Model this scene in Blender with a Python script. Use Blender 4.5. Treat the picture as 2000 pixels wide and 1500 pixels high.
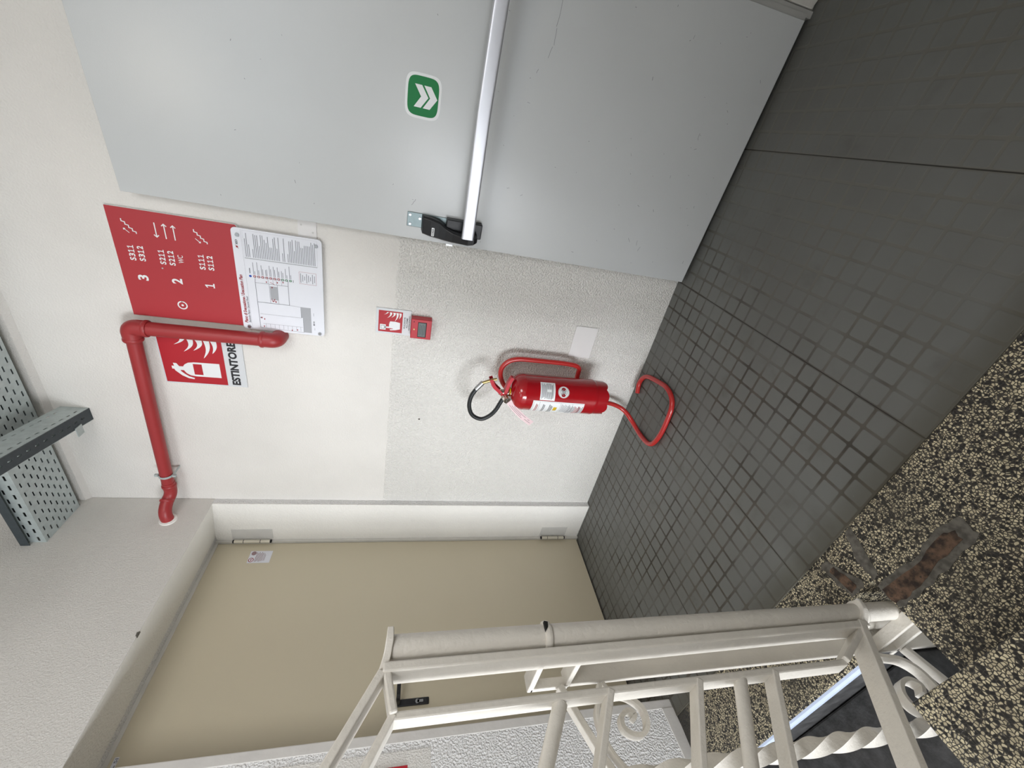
import bpy, bmesh, math, random
from mathutils import Vector, Matrix
random.seed(7)
for o in list(bpy.data.objects): bpy.data.objects.remove(o)
scn = bpy.context.scene
COL = scn.collection
PI = math.pi

# ------------------------------------------------------------------ camera
cam = bpy.data.cameras.new('camera')
cam.sensor_fit = 'HORIZONTAL'; cam.sensor_width = 36.0
cam.lens = 803.3776/2000*36; cam.clip_start = 0.02; cam.clip_end = 60
co = bpy.data.objects.new('camera', cam); COL.objects.link(co)
RX = (0.196693456, -0.167848141, -0.965991038)
RY = (0.844271231, 0.529937255, 0.079828532)
RZ = (0.498515569, -0.831260192, 0.245944547)
co.matrix_world = Matrix(((RX[0], RY[0], RZ[0], 1.84527), (RX[1], RY[1], RZ[1], -1.69523),
                          (RX[2], RY[2], RZ[2], 1.16632), (0, 0, 0, 1)))
scn.camera = co
# ------------------------------------------------------------------ world, exposure, lights
scn.view_settings.view_transform = 'Standard'
scn.view_settings.look = 'None'
scn.view_settings.exposure = 0.12
scn.view_settings.gamma = 1.0
scn.view_settings.use_curve_mapping = False
w = bpy.data.worlds.new('world'); scn.world = w; w.use_nodes = True
bg = w.node_tree.nodes['Background']
bg.inputs[0].default_value = (0.80, 0.88, 1.0, 1); bg.inputs[1].default_value = 0.5

def area(name, loc, target, sx, sy, power, col, spread=PI):
    l = bpy.data.lights.new(name, 'AREA'); l.shape = 'RECTANGLE'; l.size = sx; l.size_y = sy
    l.energy = power; l.color = col; l.spread = spread
    o = bpy.data.objects.new(name, l); COL.objects.link(o); o.location = loc
    d = Vector(target)-Vector(loc)
    o.rotation_euler = d.to_track_quat('-Z', 'Y').to_euler()
    return o
# daylight through the two stairwell windows behind the photographer
area('daylight_lower_window', (0.55, -4.46, 0.35), (0.55, 0, 0.35), 1.0, 1.7, 138, (0.92, 0.95, 1.0))
area('daylight_upper_window', (1.15, -4.46, 3.35), (1.15, 0, 2.2), 1.7, 1.5, 13, (0.84, 0.92, 1.0))
area('side_fill_light', (2.48, -2.3, 2.3), (0, -1.2, 1.6), 1.0, 1.1, 27, (0.98, 0.98, 1.0))  # added fill for the left wall and beige door
# warm lamp of the flight above (outside the frame)
area('ceiling_lamp_light', (1.5, -1.9, 2.75), (1.5, -1.0, 0), 0.4, 0.4, 2.6, (1.0, 0.87, 0.68))

# ------------------------------------------------------------------ materials
def s2l(c):
    return tuple(((x/255)/12.92 if x/255 <= 0.04045 else ((x/255+0.055)/1.055)**2.4) for x in c)
class NT:
    def __init__(s, name, col=(200, 200, 200), rough=0.5, metal=0.0, spec=0.5, coat=0.0):
        s.m = bpy.data.materials.new(name); s.m.use_nodes = True
        s.t = s.m.node_tree; s.n = s.t.nodes; s.l = s.t.links
        s.b = s.n['Principled BSDF']
        s.b.inputs['Base Color'].default_value = (*s2l(col), 1)
        s.b.inputs['Roughness'].default_value = rough
        s.b.inputs['Metallic'].default_value = metal
        s.b.inputs['Specular IOR Level'].default_value = spec
        s.b.inputs['Coat Weight'].default_value = coat
        s._pos = None
    def add(s, typ, **kw):
        n = s.n.new(typ)
        for k, v in kw.items(): setattr(n, k, v)
        return n
    def pos(s):
        if s._pos is None:
            s._pos = s.add('ShaderNodeNewGeometry').outputs['Position']
        return s._pos
    def noise(s, scale, detail=4, rough=0.55, vec=None, out='Fac'):
        n = s.add('ShaderNodeTexNoise'); n.inputs['Scale'].default_value = scale
        n.inputs['Detail'].default_value = detail; n.inputs['Roughness'].default_value = rough
        s.l.new(vec if vec is not None else s.pos(), n.inputs['Vector'])
        return n.outputs[out]
    def math(s, op, a, b=None, c=None):
        n = s.add('ShaderNodeMath', operation=op)
        for i, v in enumerate((a, b, c)):
            if v is None: continue
            if isinstance(v, (int, float)): n.inputs[i].default_value = v
            else: s.l.new(v, n.inputs[i])
        return n.outputs[0]
    def ramp(s, fac, a, b, lo=0.0, hi=1.0, smooth=True):
        n = s.add('ShaderNodeMapRange'); n.interpolation_type = 'SMOOTHSTEP' if smooth else 'LINEAR'
        n.inputs['From Min'].default_value = a; n.inputs['From Max'].default_value = b
        n.inputs['To Min'].default_value = lo; n.inputs['To Max'].default_value = hi
        s.l.new(fac, n.inputs['Value']); return n.outputs['Result']
    def mix(s, fac, c1, c2):
        n = s.add('ShaderNodeMix', data_type='RGBA')
        if isinstance(fac, (int, float)): n.inputs[0].default_value = fac
        else: s.l.new(fac, n.inputs[0])
        for i, c in ((6, c1), (7, c2)):
            if isinstance(c, tuple): n.inputs[i].default_value = (*s2l(c), 1)
            else: s.l.new(c, n.inputs[i])
        return n.outputs[2]
    def xyz(s, vec=None):
        n = s.add('ShaderNodeSeparateXYZ'); s.l.new(vec if vec is not None else s.pos(), n.inputs[0]); return n.outputs
    def color(s, c): s.l.new(c, s.b.inputs['Base Color'])
    def rough(s, r): s.l.new(r, s.b.inputs['Roughness'])
    def bump(s, h, dist=0.002, strength=1.0):
        n = s.add('ShaderNodeBump'); n.inputs['Distance'].default_value = dist
        n.inputs['Strength'].default_value = strength
        s.l.new(h, n.inputs['Height']); s.l.new(n.outputs[0], s.b.inputs['Normal'])
def simple(name, col, rough=0.5, metal=0.0, var=0.06, vs=12, bs=0, bd=0.0005, spec=0.5, coat=0.0):
    m = NT(name, col, rough, metal, spec, coat)
    n = m.noise(vs)
    d = tuple(max(0, c*(1-var)) for c in col); u = tuple(min(255, c*(1+var*0.6)) for c in col)
    m.color(m.mix(n, d, u))
    if bs: m.bump(m.noise(bs, 3), bd)
    return m.m

def plaster(name, col, rscale, d0, d1=None, zsplit=None, col2=None):
    m = NT(name, col, 0.55, spec=0.35)
    base = m.mix(m.ramp(m.noise(1.3, 3), 0.3, 0.7), tuple(c*0.97 for c in col), col)
    nz = m.noise(rscale, 2, 0.45); n2 = m.noise(rscale*0.35, 2)
    h = m.math('ADD', m.ramp(nz, 0.35, 0.72), m.math('MULTIPLY', n2, 0.5))
    if zsplit is not None:
        zz = m.xyz()[2]
        wob = m.math('ADD', zz, m.math('MULTIPLY', m.noise(6, 2), 0.012))
        k = m.ramp(wob, zsplit-0.004, zsplit+0.008)          # 0 below, 1 above
        base = m.mix(k, base, m.mix(m.ramp(m.noise(1.7, 3), 0.3, 0.7), tuple(c*0.96 for c in col2), col2))
        h = m.math('MULTIPLY', h, m.math('SUBTRACT', 1.0, m.math('MULTIPLY', k, 1-d1)))
        h = m.math('SUBTRACT', h, m.math('MULTIPLY', k, 0.55))
    m.color(base); m.bump(h, d0); return m.m

M = {}
M['wall'] = plaster('wall_paint_front', (238, 236, 230), 140, 0.0036, 0.22, 1.245, (229, 226, 220))
M['wallL'] = plaster('wall_paint_rough', (234, 233, 231), 150, 0.0034)
M['wallS'] = plaster('wall_paint_smooth', (218, 215, 209), 210, 0.0009)
M['reveal'] = plaster('reveal_paint', (242, 240, 234), 120, 0.0010)
M['trimw'] = simple('trim_paint', (212, 211, 207), 0.45, bs=60, bd=0.0008)
M['nosing_light'] = simple('nosing_window_light', (184, 196, 218), 0.3, var=0.05, vs=40)  # bluish window light put into the colour
M['plate'] = simple('cover_plate_paint', (232, 230, 228), 0.4, var=0.02)
M['band'] = simple('smooth_plaster_band', (206, 203, 198), 0.5, bs=40, bd=0.001)
M['ceil'] = plaster('ceiling_paint', (224, 222, 216), 90, 0.001)
M['leaf'] = simple('grey_door_lacquer', (204, 207, 207), 0.27, var=0.02, vs=3, bs=260, bd=0.00015)
M['leaf_edge'] = simple('door_edge_metal', (176, 176, 172), 0.4)
M['beige'] = simple('beige_door_lacquer', (204, 195, 171), 0.38, var=0.02, vs=3, bs=300, bd=0.00012)
M['frame'] = simple('frame_white_paint', (214, 212, 205), 0.4, bs=50, bd=0.0005)
M['hinge'] = simple('hinge_cream_paint', (214, 208, 190), 0.35)
M['black'] = simple('black_plastic', (26, 27, 30), 0.38, var=0.1)
M['rubber'] = simple('black_rubber', (30, 33, 34), 0.42, var=0.1, bs=60, bd=0.0003)
M['dark'] = simple('shade_and_dark_parts', (22, 21, 20), 0.8)  # near-black for painted shade at the doors and for small dark parts
M['redpipe'] = simple('red_pipe_paint', (160, 48, 50), 0.42, var=0.07, vs=5, bs=90, bd=0.0004)
M['redext'] = simple('red_gloss_enamel', (160, 12, 24), 0.16, var=0.03, coat=0.6)
M['redtube'] = simple('red_tube_lacquer', (184, 44, 42), 0.25, var=0.05, coat=0.3)
M['redbox'] = simple('red_box_plastic', (184, 36, 50), 0.35, var=0.03)
M['redsign'] = simple('red_wayfinding_panel', (176, 52, 58), 0.45, var=0.03, vs=2)
M['redsign2'] = simple('red_safety_print', (178, 30, 42), 0.5, var=0.03)
M['signw'] = simple('white_sign_print', (234, 236, 236), 0.35, var=0.01)
M['signedge'] = simple('white_sign_plate', (214, 217, 219), 0.35, var=0.02)
M['ink'] = simple('black_print', (38, 38, 42), 0.5)
M['greyink'] = simple('grey_print', (120, 122, 128), 0.5)
M['palegrey'] = simple('pale_grey_print', (172, 174, 178), 0.5)
M['inkred'] = simple('dark_red_print', (158, 44, 50), 0.5)
M['inkblue'] = simple('blue_print', (40, 84, 178), 0.5)
M['inkgreen'] = simple('green_print', (32, 120, 72), 0.5)
M['inkmauve'] = simple('mauve_print', (158, 132, 136), 0.5)
M['yellow'] = simple('yellow_print', (214, 178, 30), 0.4)
M['paper'] = simple('white_paper', (226, 228, 236), 0.45, var=0.01)
M['acrylic'] = simple('white_acrylic', (232, 234, 240), 0.2, var=0.01)
M['green'] = simple('green_sticker', (0, 122, 62), 0.6, var=0.03)
M['steel'] = simple('brushed_steel', (180, 182, 184), 0.28, 1.0, var=0.04)
M['chrome'] = simple('chrome_valve', (196, 188, 176), 0.15, 1.0, var=0.05)
M['brass'] = simple('brass', (178, 158, 108), 0.35, 1.0)
M['alu'] = simple('anodised_aluminium', (222, 224, 230), 0.42, 0.9, var=0.01)
M['zinc'] = simple('zinc_plate', (134, 148, 150), 0.38, 0.7, var=0.08, vs=60)
M['galv'] = simple('galvanised_steel', (188, 198, 197), 0.45, 0.3, var=0.13, vs=45)
M['galv_shade'] = simple('galvanised_steel_shaded', (70, 78, 82), 0.6, 0.3, var=0.15, vs=45)  # darker copy of the galvanised steel, shade coloured in
M['tag'] = simple('pink_tag_card', (232, 206, 208), 0.5)
M['white'] = simple('white_enamel', (220, 215, 205), 0.34, var=0.04, vs=20, bs=75, bd=0.0016)
M['glass_lens'] = simple('grey_call_point_window', (104, 112, 112), 0.25)
M['iron'] = None

def rubber_floor():
    m = NT('grey_studded_rubber', (88, 90, 88), 0.42, spec=0.4)
    X, Y, Z = m.xyz()
    P = 0.06
    def cell(c, off):
        u = m.math('DIVIDE', m.math('SUBTRACT', c, off), P)
        u = m.math('ADD', u, m.math('MULTIPLY', m.math('SUBTRACT', m.noise(3, 2), 0.5), 0.03))
        f = m.math('FRACT', u)
        return m.math('ABSOLUTE', m.math('SUBTRACT', f, 0.5))
    a = cell(X, 1.453); b = cell(Y, -1.131)
    # rounded square distance
    r = 0.09; hs = 0.435
    qx = m.math('MAXIMUM', m.math('SUBTRACT', a, hs-r), 0.0); qy = m.math('MAXIMUM', m.math('SUBTRACT', b, hs-r), 0.0)
    d = m.math('SUBTRACT', m.math('SQRT', m.math('ADD', m.math('MULTIPLY', qx, qx), m.math('MULTIPLY', qy, qy))), r)
    groove = m.ramp(d, -0.03, 0.025)
    # plate joints every nine studs
    j = m.math('ABSOLUTE', m.math('SUBTRACT', m.math('FRACT', m.math('ADD', m.math('DIVIDE', m.math('SUBTRACT', X, 1.453), 0.54), 0.5)), 0.5))
    joint = m.ramp(j, 0.0014, 0.0042, 1, 0)
    big = m.noise(1.1, 3); med = m.noise(7, 4); fine = m.noise(55, 4)
    stud = m.mix(m.ramp(big, 0.3, 0.7), (98, 98, 94), (110, 112, 109))
    stud = m.mix(m.ramp(med, 0.55, 0.8, 0, 0.45), stud, (76, 74, 66))
    # dusty light grooves towards the door on the right, dirty dark grooves elsewhere
    k = m.ramp(m.math('ADD', X, m.math('MULTIPLY', med, 0.5)), 1.5, 2.15)
    gcol = m.mix(k, m.mix(m.ramp(med, 0.35, 0.6), (60, 56, 49), (82, 78, 70)), (104, 103, 96))
    keep = m.ramp(m.noise(4.2, 3), 0.38, 0.58, 0.40, 1.0)
    c = m.mix(m.math('MULTIPLY', groove, keep), stud, gcol)
    c = m.mix(joint, c, (38, 35, 30))
    edge = m.ramp(Y, -1.131, -1.04, 0.55, 0.0)
    c = m.mix(edge, c, (72, 68, 54))
    spk = m.ramp(m.noise(160, 1), 0.80, 0.82, 0, 0.7)
    c = m.mix(spk, c, (150, 148, 138))
    m.color(c)
    m.rough(m.ramp(fine, 0.2, 0.8, 0.36, 0.55))
    h = m.math('SUBTRACT', m.math('MULTIPLY', fine, 0.06), m.math('ADD', groove, m.math('MULTIPLY', joint, 0.7)))
    m.bump(h, 0.0005)
    return m.m
def terrazzo(name, dark=False):
    m = NT(name, (150, 145, 125), 0.33, spec=0.5)
    def vor(scale, feat, out):
        n = m.add('ShaderNodeTexVoronoi', feature=feat); n.inputs['Scale'].default_value = scale
        mp = m.add('ShaderNodeVectorMath', operation='ADD')
        dn = m.add('ShaderNodeVectorMath', operation='SCALE'); dn.inputs['Scale'].default_value = 0.006
        m.l.new(m.noise(60, 1, out='Color'), dn.inputs[0])
        m.l.new(m.pos(), mp.inputs[0]); m.l.new(dn.outputs[0], mp.inputs[1])
        m.l.new(mp.outputs[0], n.inputs['Vector']); n.inputs['Randomness'].default_value = 0.85; return n.outputs[out]
    e = vor(175, 'DISTANCE_TO_EDGE', 'Distance'); c = vor(175, 'F1', 'Color')
    cx = m.xyz(c)
    chip = m.mix(cx[0], (176, 165, 138), (222, 211, 178))
    blk = m.math('GREATER_THAN', cx[1], 0.76)
    chip = m.mix(blk, chip, (30, 29, 28))
    mort = m.mix(m.noise(20), (44, 41, 36), (66, 61, 54))
    col = m.mix(m.ramp(e, 0.06, 0.20), mort, chip)
    dirt = m.ramp(m.noise(5, 4), 0.50, 0.78, 0, 0.55)
    col = m.mix(dirt, col, (70, 66, 56))
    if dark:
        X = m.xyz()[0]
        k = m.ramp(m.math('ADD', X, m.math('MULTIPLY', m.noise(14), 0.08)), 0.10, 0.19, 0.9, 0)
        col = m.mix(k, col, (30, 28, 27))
    m.color(col); m.bump(m.ramp(e, 0, 0.1), 0.0005)
    return m.m
def slate():
    m = NT('dark_slate', (60, 60, 60), 0.5)
    c = m.mix(m.ramp(m.noise(30, 6), 0.3, 0.7), (46, 46, 46), (72, 72, 72))
    c = m.mix(m.ramp(m.noise(4, 4), 0.5, 0.75, 0, 0.4), c, (44, 38, 32))
    m.color(c); m.bump(m.noise(120, 4), 0.0008); return m.m
def rust():
    m = NT('rusted_iron', (90, 55, 35), 0.75)
    c = m.mix(m.ramp(m.noise(45, 6), 0.35, 0.65), (36, 26, 19), (104, 80, 62))
    c = m.mix(m.ramp(m.noise(120, 4), 0.6, 0.7), c, (58, 48, 40))
    m.color(c); m.bump(m.noise(90, 5), 0.002); return m.m
def mortar():
    m = NT('grey_mortar', (95, 92, 84), 0.7)
    m.color(m.mix(m.ramp(m.noise(60, 5), 0.3, 0.7), (70, 67, 60), (106, 102, 94)))
    m.bump(m.noise(150, 4), 0.001); return m.m
M['floor'] = rubber_floor(); M['terr'] = terrazzo('terrazzo_chips'); M['terr2'] = terrazzo('terrazzo_chips_stained', True)
M['slate'] = slate(); M['rust'] = rust(); M['mortar'] = mortar()

# ------------------------------------------------------------------ mesh helpers
def link(name, bm, mat, parent=None, smooth=False, bevel=0, seg=2):
    me = bpy.data.meshes.new(name)
    bmesh.ops.recalc_face_normals(bm, faces=bm.faces[:])
    bm.to_mesh(me); bm.free()
    mats = mat if isinstance(mat, (list, tuple)) else [mat]
    for k in mats: me.materials.append(k)
    if smooth:
        for p in me.polygons: p.use_smooth = True
        me.set_sharp_from_angle(angle=math.radians(40))
    o = bpy.data.objects.new(name, me); COL.objects.link(o)
    if parent: o.parent = parent
    if bevel:
        b = o.modifiers.new('bevel', 'BEVEL'); b.width = bevel; b.segments = seg; b.limit_method = 'ANGLE'
        b.angle_limit = math.radians(40)
    return o
def empty(name, loc, rz=0):
    o = bpy.data.objects.new(name, None); COL.objects.link(o); o.location = loc; o.rotation_euler = (0, 0, rz)
    o.empty_display_size = 0.1
    bpy.context.view_layer.update()
    return o
def tag(o, label, cat, group=None):
    o['label'] = label; o['category'] = cat
    if group: o['group'] = group
    return o
def struct(o): o['kind'] = 'structure'; return o
def box(bm, x0, x1, y0, y1, z0, z1, mi=0):
    vs = [bm.verts.new((x, y, z)) for x in (x0, x1) for y in (y0, y1) for z in (z0, z1)]
    for f in ((0, 1, 3, 2), (4, 6, 7, 5), (0, 4, 5, 1), (2, 3, 7, 6), (0, 2, 6, 4), (1, 5, 7, 3)):
        fc = bm.faces.new([vs[i] for i in f]); fc.material_index = mi
def prism(bm, pts, axis, a, b, mi=0):
    """pts 2D polygon extruded along axis from a to b"""
    def P(p, t):
        return {'x': (t, p[0], p[1]), 'y': (p[0], t, p[1]), 'z': (p[0], p[1], t)}[axis]
    A = [bm.verts.new(P(p, a)) for p in pts]; B = [bm.verts.new(P(p, b)) for p in pts]
    n = len(pts)
    bm.faces.new(A).material_index = mi; bm.faces.new(B[::-1]).material_index = mi
    for i in range(n): bm.faces.new([A[i], A[(i+1) % n], B[(i+1) % n], B[i]]).material_index = mi
def fillet(pts, r, n=6):
    pts = [Vector(p) for p in pts]; out = [pts[0]]
    for i in range(1, len(pts)-1):
        p, a, b = pts[i], pts[i-1], pts[i+1]
        ra = min(r, (a-p).length*0.49); rb = min(r, (b-p).length*0.49)
        A = p+(a-p).normalized()*ra; B = p+(b-p).normalized()*rb
        for k in range(n+1):
            t = k/n; out.append(A*(1-t)**2+p*2*t*(1-t)+B*t*t)
    out.append(pts[-1]); return out
def rnd(r, n=14): return [(r*math.cos(2*PI*k/n), r*math.sin(2*PI*k/n)) for k in range(n)]
def rect(w, h): return [(-w/2, -h/2), (w/2, -h/2), (w/2, h/2), (-w/2, h/2)]
def sweep(bm, pts, sec, up=(0, 0, 1), twist=0.0, scale=None, caps=True, fixed=False):
    pts = [Vector(p) for p in pts]; rings = []
    n = len(pts); U = Vector(up)
    for i in range(n):
        t = (pts[min(i+1, n-1)]-pts[max(i-1, 0)]).normalized()
        if i == 0 or fixed:
            uu = Vector(up) if fixed else U
            if abs(uu.normalized().dot(t)) > 0.98 and not fixed: uu = Vector((0, 1, 0)) if abs(t.y) < 0.9 else Vector((1, 0, 0))
            s = t.cross(uu).normalized(); U2 = s.cross(t)
        else:
            U2 = (prevU-t*prevU.dot(t)).normalized(); s = t.cross(U2).normalized()
        prevU = U2
        a = twist*i/(n-1) if n > 1 else 0; ca, sa = math.cos(a), math.sin(a)
        k = scale[i] if scale else 1.0
        rings.append([bm.verts.new(pts[i]+s*((x*ca-y*sa)*k)+U2*((x*sa+y*ca)*k)) for x, y in sec])
    m = len(sec)
    for i in range(n-1):
        for j in range(m):
            bm.faces.new([rings[i][j], rings[i][(j+1) % m], rings[i+1][(j+1) % m], rings[i+1][j]])
    if caps: bm.faces.new(rings[0][::-1]); bm.faces.new(rings[-1])
def lathe(bm, prof, c=(0, 0, 0), axis='z', n=40):
    rings = []
    for r, h in prof:
        ring = []
        for k in range(n):
            a = 2*PI*k/n; x, y = max(r, 1e-5)*math.cos(a), max(r, 1e-5)*math.sin(a)
            v = {'z': (x, y, h), 'y': (x, h, y), 'x': (h, x, y)}[axis]
            ring.append(bm.verts.new(Vector(c)+Vector(v)))
        rings.append(ring)
    for i in range(len(rings)-1):
        for k in range(n):
            bm.faces.new([rings[i][k], rings[i][(k+1) % n], rings[i+1][(k+1) % n], rings[i+1][k]])
    bm.faces.new(rings[0][::-1]); bm.faces.new(rings[-1])
NEW = bmesh.new

# flat artwork mapped on a surface through f(u, v, h)
_txt = {}
def text_mesh(s, bold=0.0, shear=0.0):
    key = (s, bold, shear)
    if key in _txt: return _txt[key]
    c = bpy.data.curves.new('t', 'FONT'); c.body = s; c.size = 1.0; c.offset = bold; c.shear = shear
    c.resolution_u = 3
    o = bpy.data.objects.new('t', c); COL.objects.link(o)
    dg = bpy.context.evaluated_depsgraph_get(); dg.update()
    me = bpy.data.meshes.new_from_object(o.evaluated_get(dg))
    vs = [(v.co.x, v.co.y) for v in me.vertices]; fs = [tuple(p.vertices) for p in me.polygons]
    bpy.data.objects.remove(o); bpy.data.curves.remove(c); bpy.data.meshes.remove(me)
    x0 = min(v[0] for v in vs); x1 = max(v[0] for v in vs); y0 = min(v[1] for v in vs); y1 = max(v[1] for v in vs)
    _txt[key] = (vs, fs, x0, x1, y0, y1); return _txt[key]
class Art:
    def __init__(s, f): s.f = f; s.bm = {}; s.c = 0
    def u(s, k): s.c += 1; return k+'#%d' % s.c
    def g(s, k):
        if k not in s.bm: s.bm[k] = NEW()
        return s.bm[k]
    def poly(s, k, pts, h):
        bm = s.g(k); bm.faces.new([bm.verts.new(s.f(u, v, h)) for u, v in pts])
    def rect(s, k, u0, u1, v0, v1, h, nu=1, nv=1):
        bm = s.g(k)
        for i in range(nu):
            for j in range(nv):
                a, b = u0+(u1-u0)*i/nu, u0+(u1-u0)*(i+1)/nu; c, d = v0+(v1-v0)*j/nv, v0+(v1-v0)*(j+1)/nv
                bm.faces.new([bm.verts.new(s.f(*q, h)) for q in ((a, c), (b, c), (b, d), (a, d))])
    def rrect(s, k, u0, u1, v0, v1, r, h, n=5):
        pts = []
        for cx, cy, a0 in ((u1-r, v1-r, 0), (u0+r, v1-r, PI/2), (u0+r, v0+r, PI), (u1-r, v0+r, 1.5*PI)):
            for q in range(n+1):
                a = a0+PI/2*q/n; pts.append((cx+r*math.cos(a), cy+r*math.sin(a)))
        s.poly(k, pts, h)
    def line(s, k, pts, w, h):
        bm = s.g(k)
        for i_, ((x0, y0), (x1, y1)) in enumerate(zip(pts[:-1], pts[1:])):
            hh = h+0.00004*(i_ % 3)
            L = math.hypot(x1-x0, y1-y0) or 1e-9; nx, ny = -(y1-y0)/L*w/2, (x1-x0)/L*w/2
            ex, ey = (x1-x0)/L*w*0.35, (y1-y0)/L*w*0.35
            q = ((x0-ex+nx, y0-ey+ny), (x0-ex-nx, y0-ey-ny), (x1+ex-nx, y1+ey-ny), (x1+ex+nx, y1+ey+ny))
            bm.faces.new([bm.verts.new(s.f(*p, hh)) for p in q])
    def frame(s, k, u0, u1, v0, v1, w, h):
        s.line(k, [(u0, v0), (u1, v0), (u1, v1), (u0, v1), (u0, v0)], w, h)
    def disc(s, k, u, v, r, h, n=24):
        s.poly(k, [(u+r*math.cos(2*PI*q/n), v+r*math.sin(2*PI*q/n)) for q in range(n)], h)
    def ring(s, k, u, v, r, w, h, n=28):
        s.line(k, [(u+r*math.cos(2*PI*q/n), v+r*math.sin(2*PI*q/n)) for q in range(n+1)], w, h)
    def text(s, k, t, u0, u1, v0, v1, h, bold=0.0, shear=0.0):
        """text stretched into the given rectangle"""
        vs, fs, a, b, c, d = text_mesh(t, bold, shear); bm = s.g(s.u(k))
        V = [bm.verts.new(s.f(u0+(x-a)/(b-a)*(u1-u0), v0+(y-c)/(d-c)*(v1-v0), h)) for x, y in vs]
        for f in fs:
            try: bm.faces.new([V[i] for i in f])
            except ValueError: pass
    def mono(s, k, t, u0, u1, v0, v1, h, bold=0.02):
        """fixed-width lettering; the figure one gets its flag and foot"""
        k = s.u(k); n = len(t); cw = (u1-u0)/n*1.0; bm = s.g(k)
        for i, ch in enumerate(t):
            a = u0+cw*i+cw*0.10; b = u0+cw*(i+1)-cw*0.10
            if ch == '1':
                st = (v1-v0)*0.15; m = (a+b)/2
                s.poly(k, [(m-st/2, v0+st), (a, v0+st), (a, v0), (b, v0), (b, v0+st), (m+st/2, v0+st), (m+st/2, v1), (m-st*0.2, v1), (a, v1-st*1.1), (a, v1-st*2.0), (m-st/2, v1-st*1.35)], h)
                continue
            vs, fs, x0, x1, y0, y1 = text_mesh(ch, bold, 0.0)
            V = [bm.verts.new(s.f(a+(x-x0)/(x1-x0)*(b-a), v0+(y-y0)/(y1-y0)*(v1-v0), h)) for x, y in vs]
            for f in fs:
                try: bm.faces.new([V[q] for q in f])
                except ValueError: pass
    def link(s, names, parent):
        for k, bm in s.bm.items():
            k = k.split('#')[0]
            o = bpy.data.meshes.new(names[k][0]); bm.to_mesh(o); bm.free(); o.materials.append(names[k][1])
            ob = bpy.data.objects.new(names[k][0], o); COL.objects.link(ob)
            if len(names[k]) > 2: ob['kind'] = 'stuff'
            if parent: ob.parent = parent
def onW(y0): return lambda u, v, h: Vector((u, y0-h, v))        # on the front wall, facing -Y
def onL(x0): return lambda u, v, h: Vector((x0+h, u, v))        # on the left wall: u = y

# ------------------------------------------------------------------ the setting
ZC = 3.0
bm = NEW(); box(bm, -0.6, 2.39, 0.0, 0.25, -0.3, 2.60); box(bm, -0.6, 2.39, 0.0, 0.25, 2.60, ZC)
struct(link('wall_front', bm, M['wall']))
bm = NEW(); box(bm, 2.385, 2.43, -0.115, 0.25, 0.0, ZC)
struct(link('wall_front_pier', bm, M['wallS'])).name = 'wall_front_right'
# upper plaster ledge of the front wall
bm = NEW(); prism(bm, [(0.005, 2.582), (-0.018, 2.603), (-0.018, ZC), (0.005, ZC)], 'x', 0.0, 2.385)
struct(link('trim_1', bm, M['wallS']))
# left wall with the recessed door opening (y -0.035 .. -1.072)
bm = NEW()
box(bm, -0.45, 0, -0.035, 0.0, -0.3, 2.072)
box(bm, -0.45, 0, -4.6, 0.0, 2.09, 4.6)
box(bm, -0.45, 0, -4.6, -1.072, -2.2, 2.09)
struct(link('wall_left', bm, [M['wallL']])).name = 'wall_left'
# smoother paint field above and beside the opening
bm = NEW(); box(bm, -0.001, 0.0016, -4.55, -0.002, 2.070, 4.5)
struct(link('wall_left_upper', bm, M['wallS'], bevel=0.002))
bm = NEW(); prism(bm, [(0.0, 2.071), (-0.30, 2.094), (-0.30, 2.10), (0.0, 2.10)], 'y', -1.072, -0.035)
struct(link('trim_2', bm, M['reveal']))
bm = NEW(); box(bm, -0.30, 0.0005, -0.0365, -0.030, 0, 2.09)
struct(link('trim_3', bm, M['reveal'], bevel=0.002))
bm = NEW(); box(bm, -0.30, 0.0015, -1.103, -1.071, 0.0, 2.074)          # smooth plaster band on the far jamb
struct(link('trim_4', bm, M['band'], bevel=0.003))
bm = NEW(); prism(bm, [(-1.10, 0.0), (-1.10, 0.052), (-1.36, 0.030), (-1.66, -0.115), (-3.2, -1.02), (-3.2, -1.2), (-1.66, -0.30), (-1.36, -0.02)], 'x', -0.002, 0.0025)
struct(link('baseboard_left', bm, M['band'], bevel=0.002))
# right and back walls, ceilings (outside the frame, close the stairwell)
bm = NEW(); box(bm, 2.43, 3.4, -4.6, -2.85, -2.2, 4.6); box(bm, 2.43, 3.4, -1.75, 0.25, -2.2, 4.6); box(bm, 2.43, 3.4, -2.85, -1.75, -2.2, 1.72); box(bm, 2.43, 3.4, -2.85, -1.75, 2.88, 4.6)
struct(link('wall_right', bm, M['wallS']))
bm = NEW()
for q in ((-2.85, -2.80, 1.72, 2.88), (-1.80, -1.75, 1.72, 2.88), (-2.85, -1.75, 1.72, 1.77), (-2.85, -1.75, 2.83, 2.88)): box(bm, 2.44, 2.47, *q)
struct(link('window_3', bm, M['frame']))  # made-up frame to go with the added side fill
bm = NEW()
wins = [(0.05, 1.05, -0.55, 1.25), (0.25, 2.05, 2.55, 4.15)]
xs = [0.0, 0.05, 0.25, 1.05, 2.05, 2.43]; zs = [-2.2, -0.55, 1.25, 2.55, 4.15, 4.6]
for i in range(len(xs)-1):
    for j in range(len(zs)-1):
        cx, cz = (xs[i]+xs[i+1])/2, (zs[j]+zs[j+1])/2
        if any(a < cx < b and c < cz < d for a, b, c, d in wins): continue
        box(bm, xs[i], xs[i+1], -4.6, -4.4, zs[j], zs[j+1])
struct(link('wall_back', bm, M['wallS']))
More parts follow.
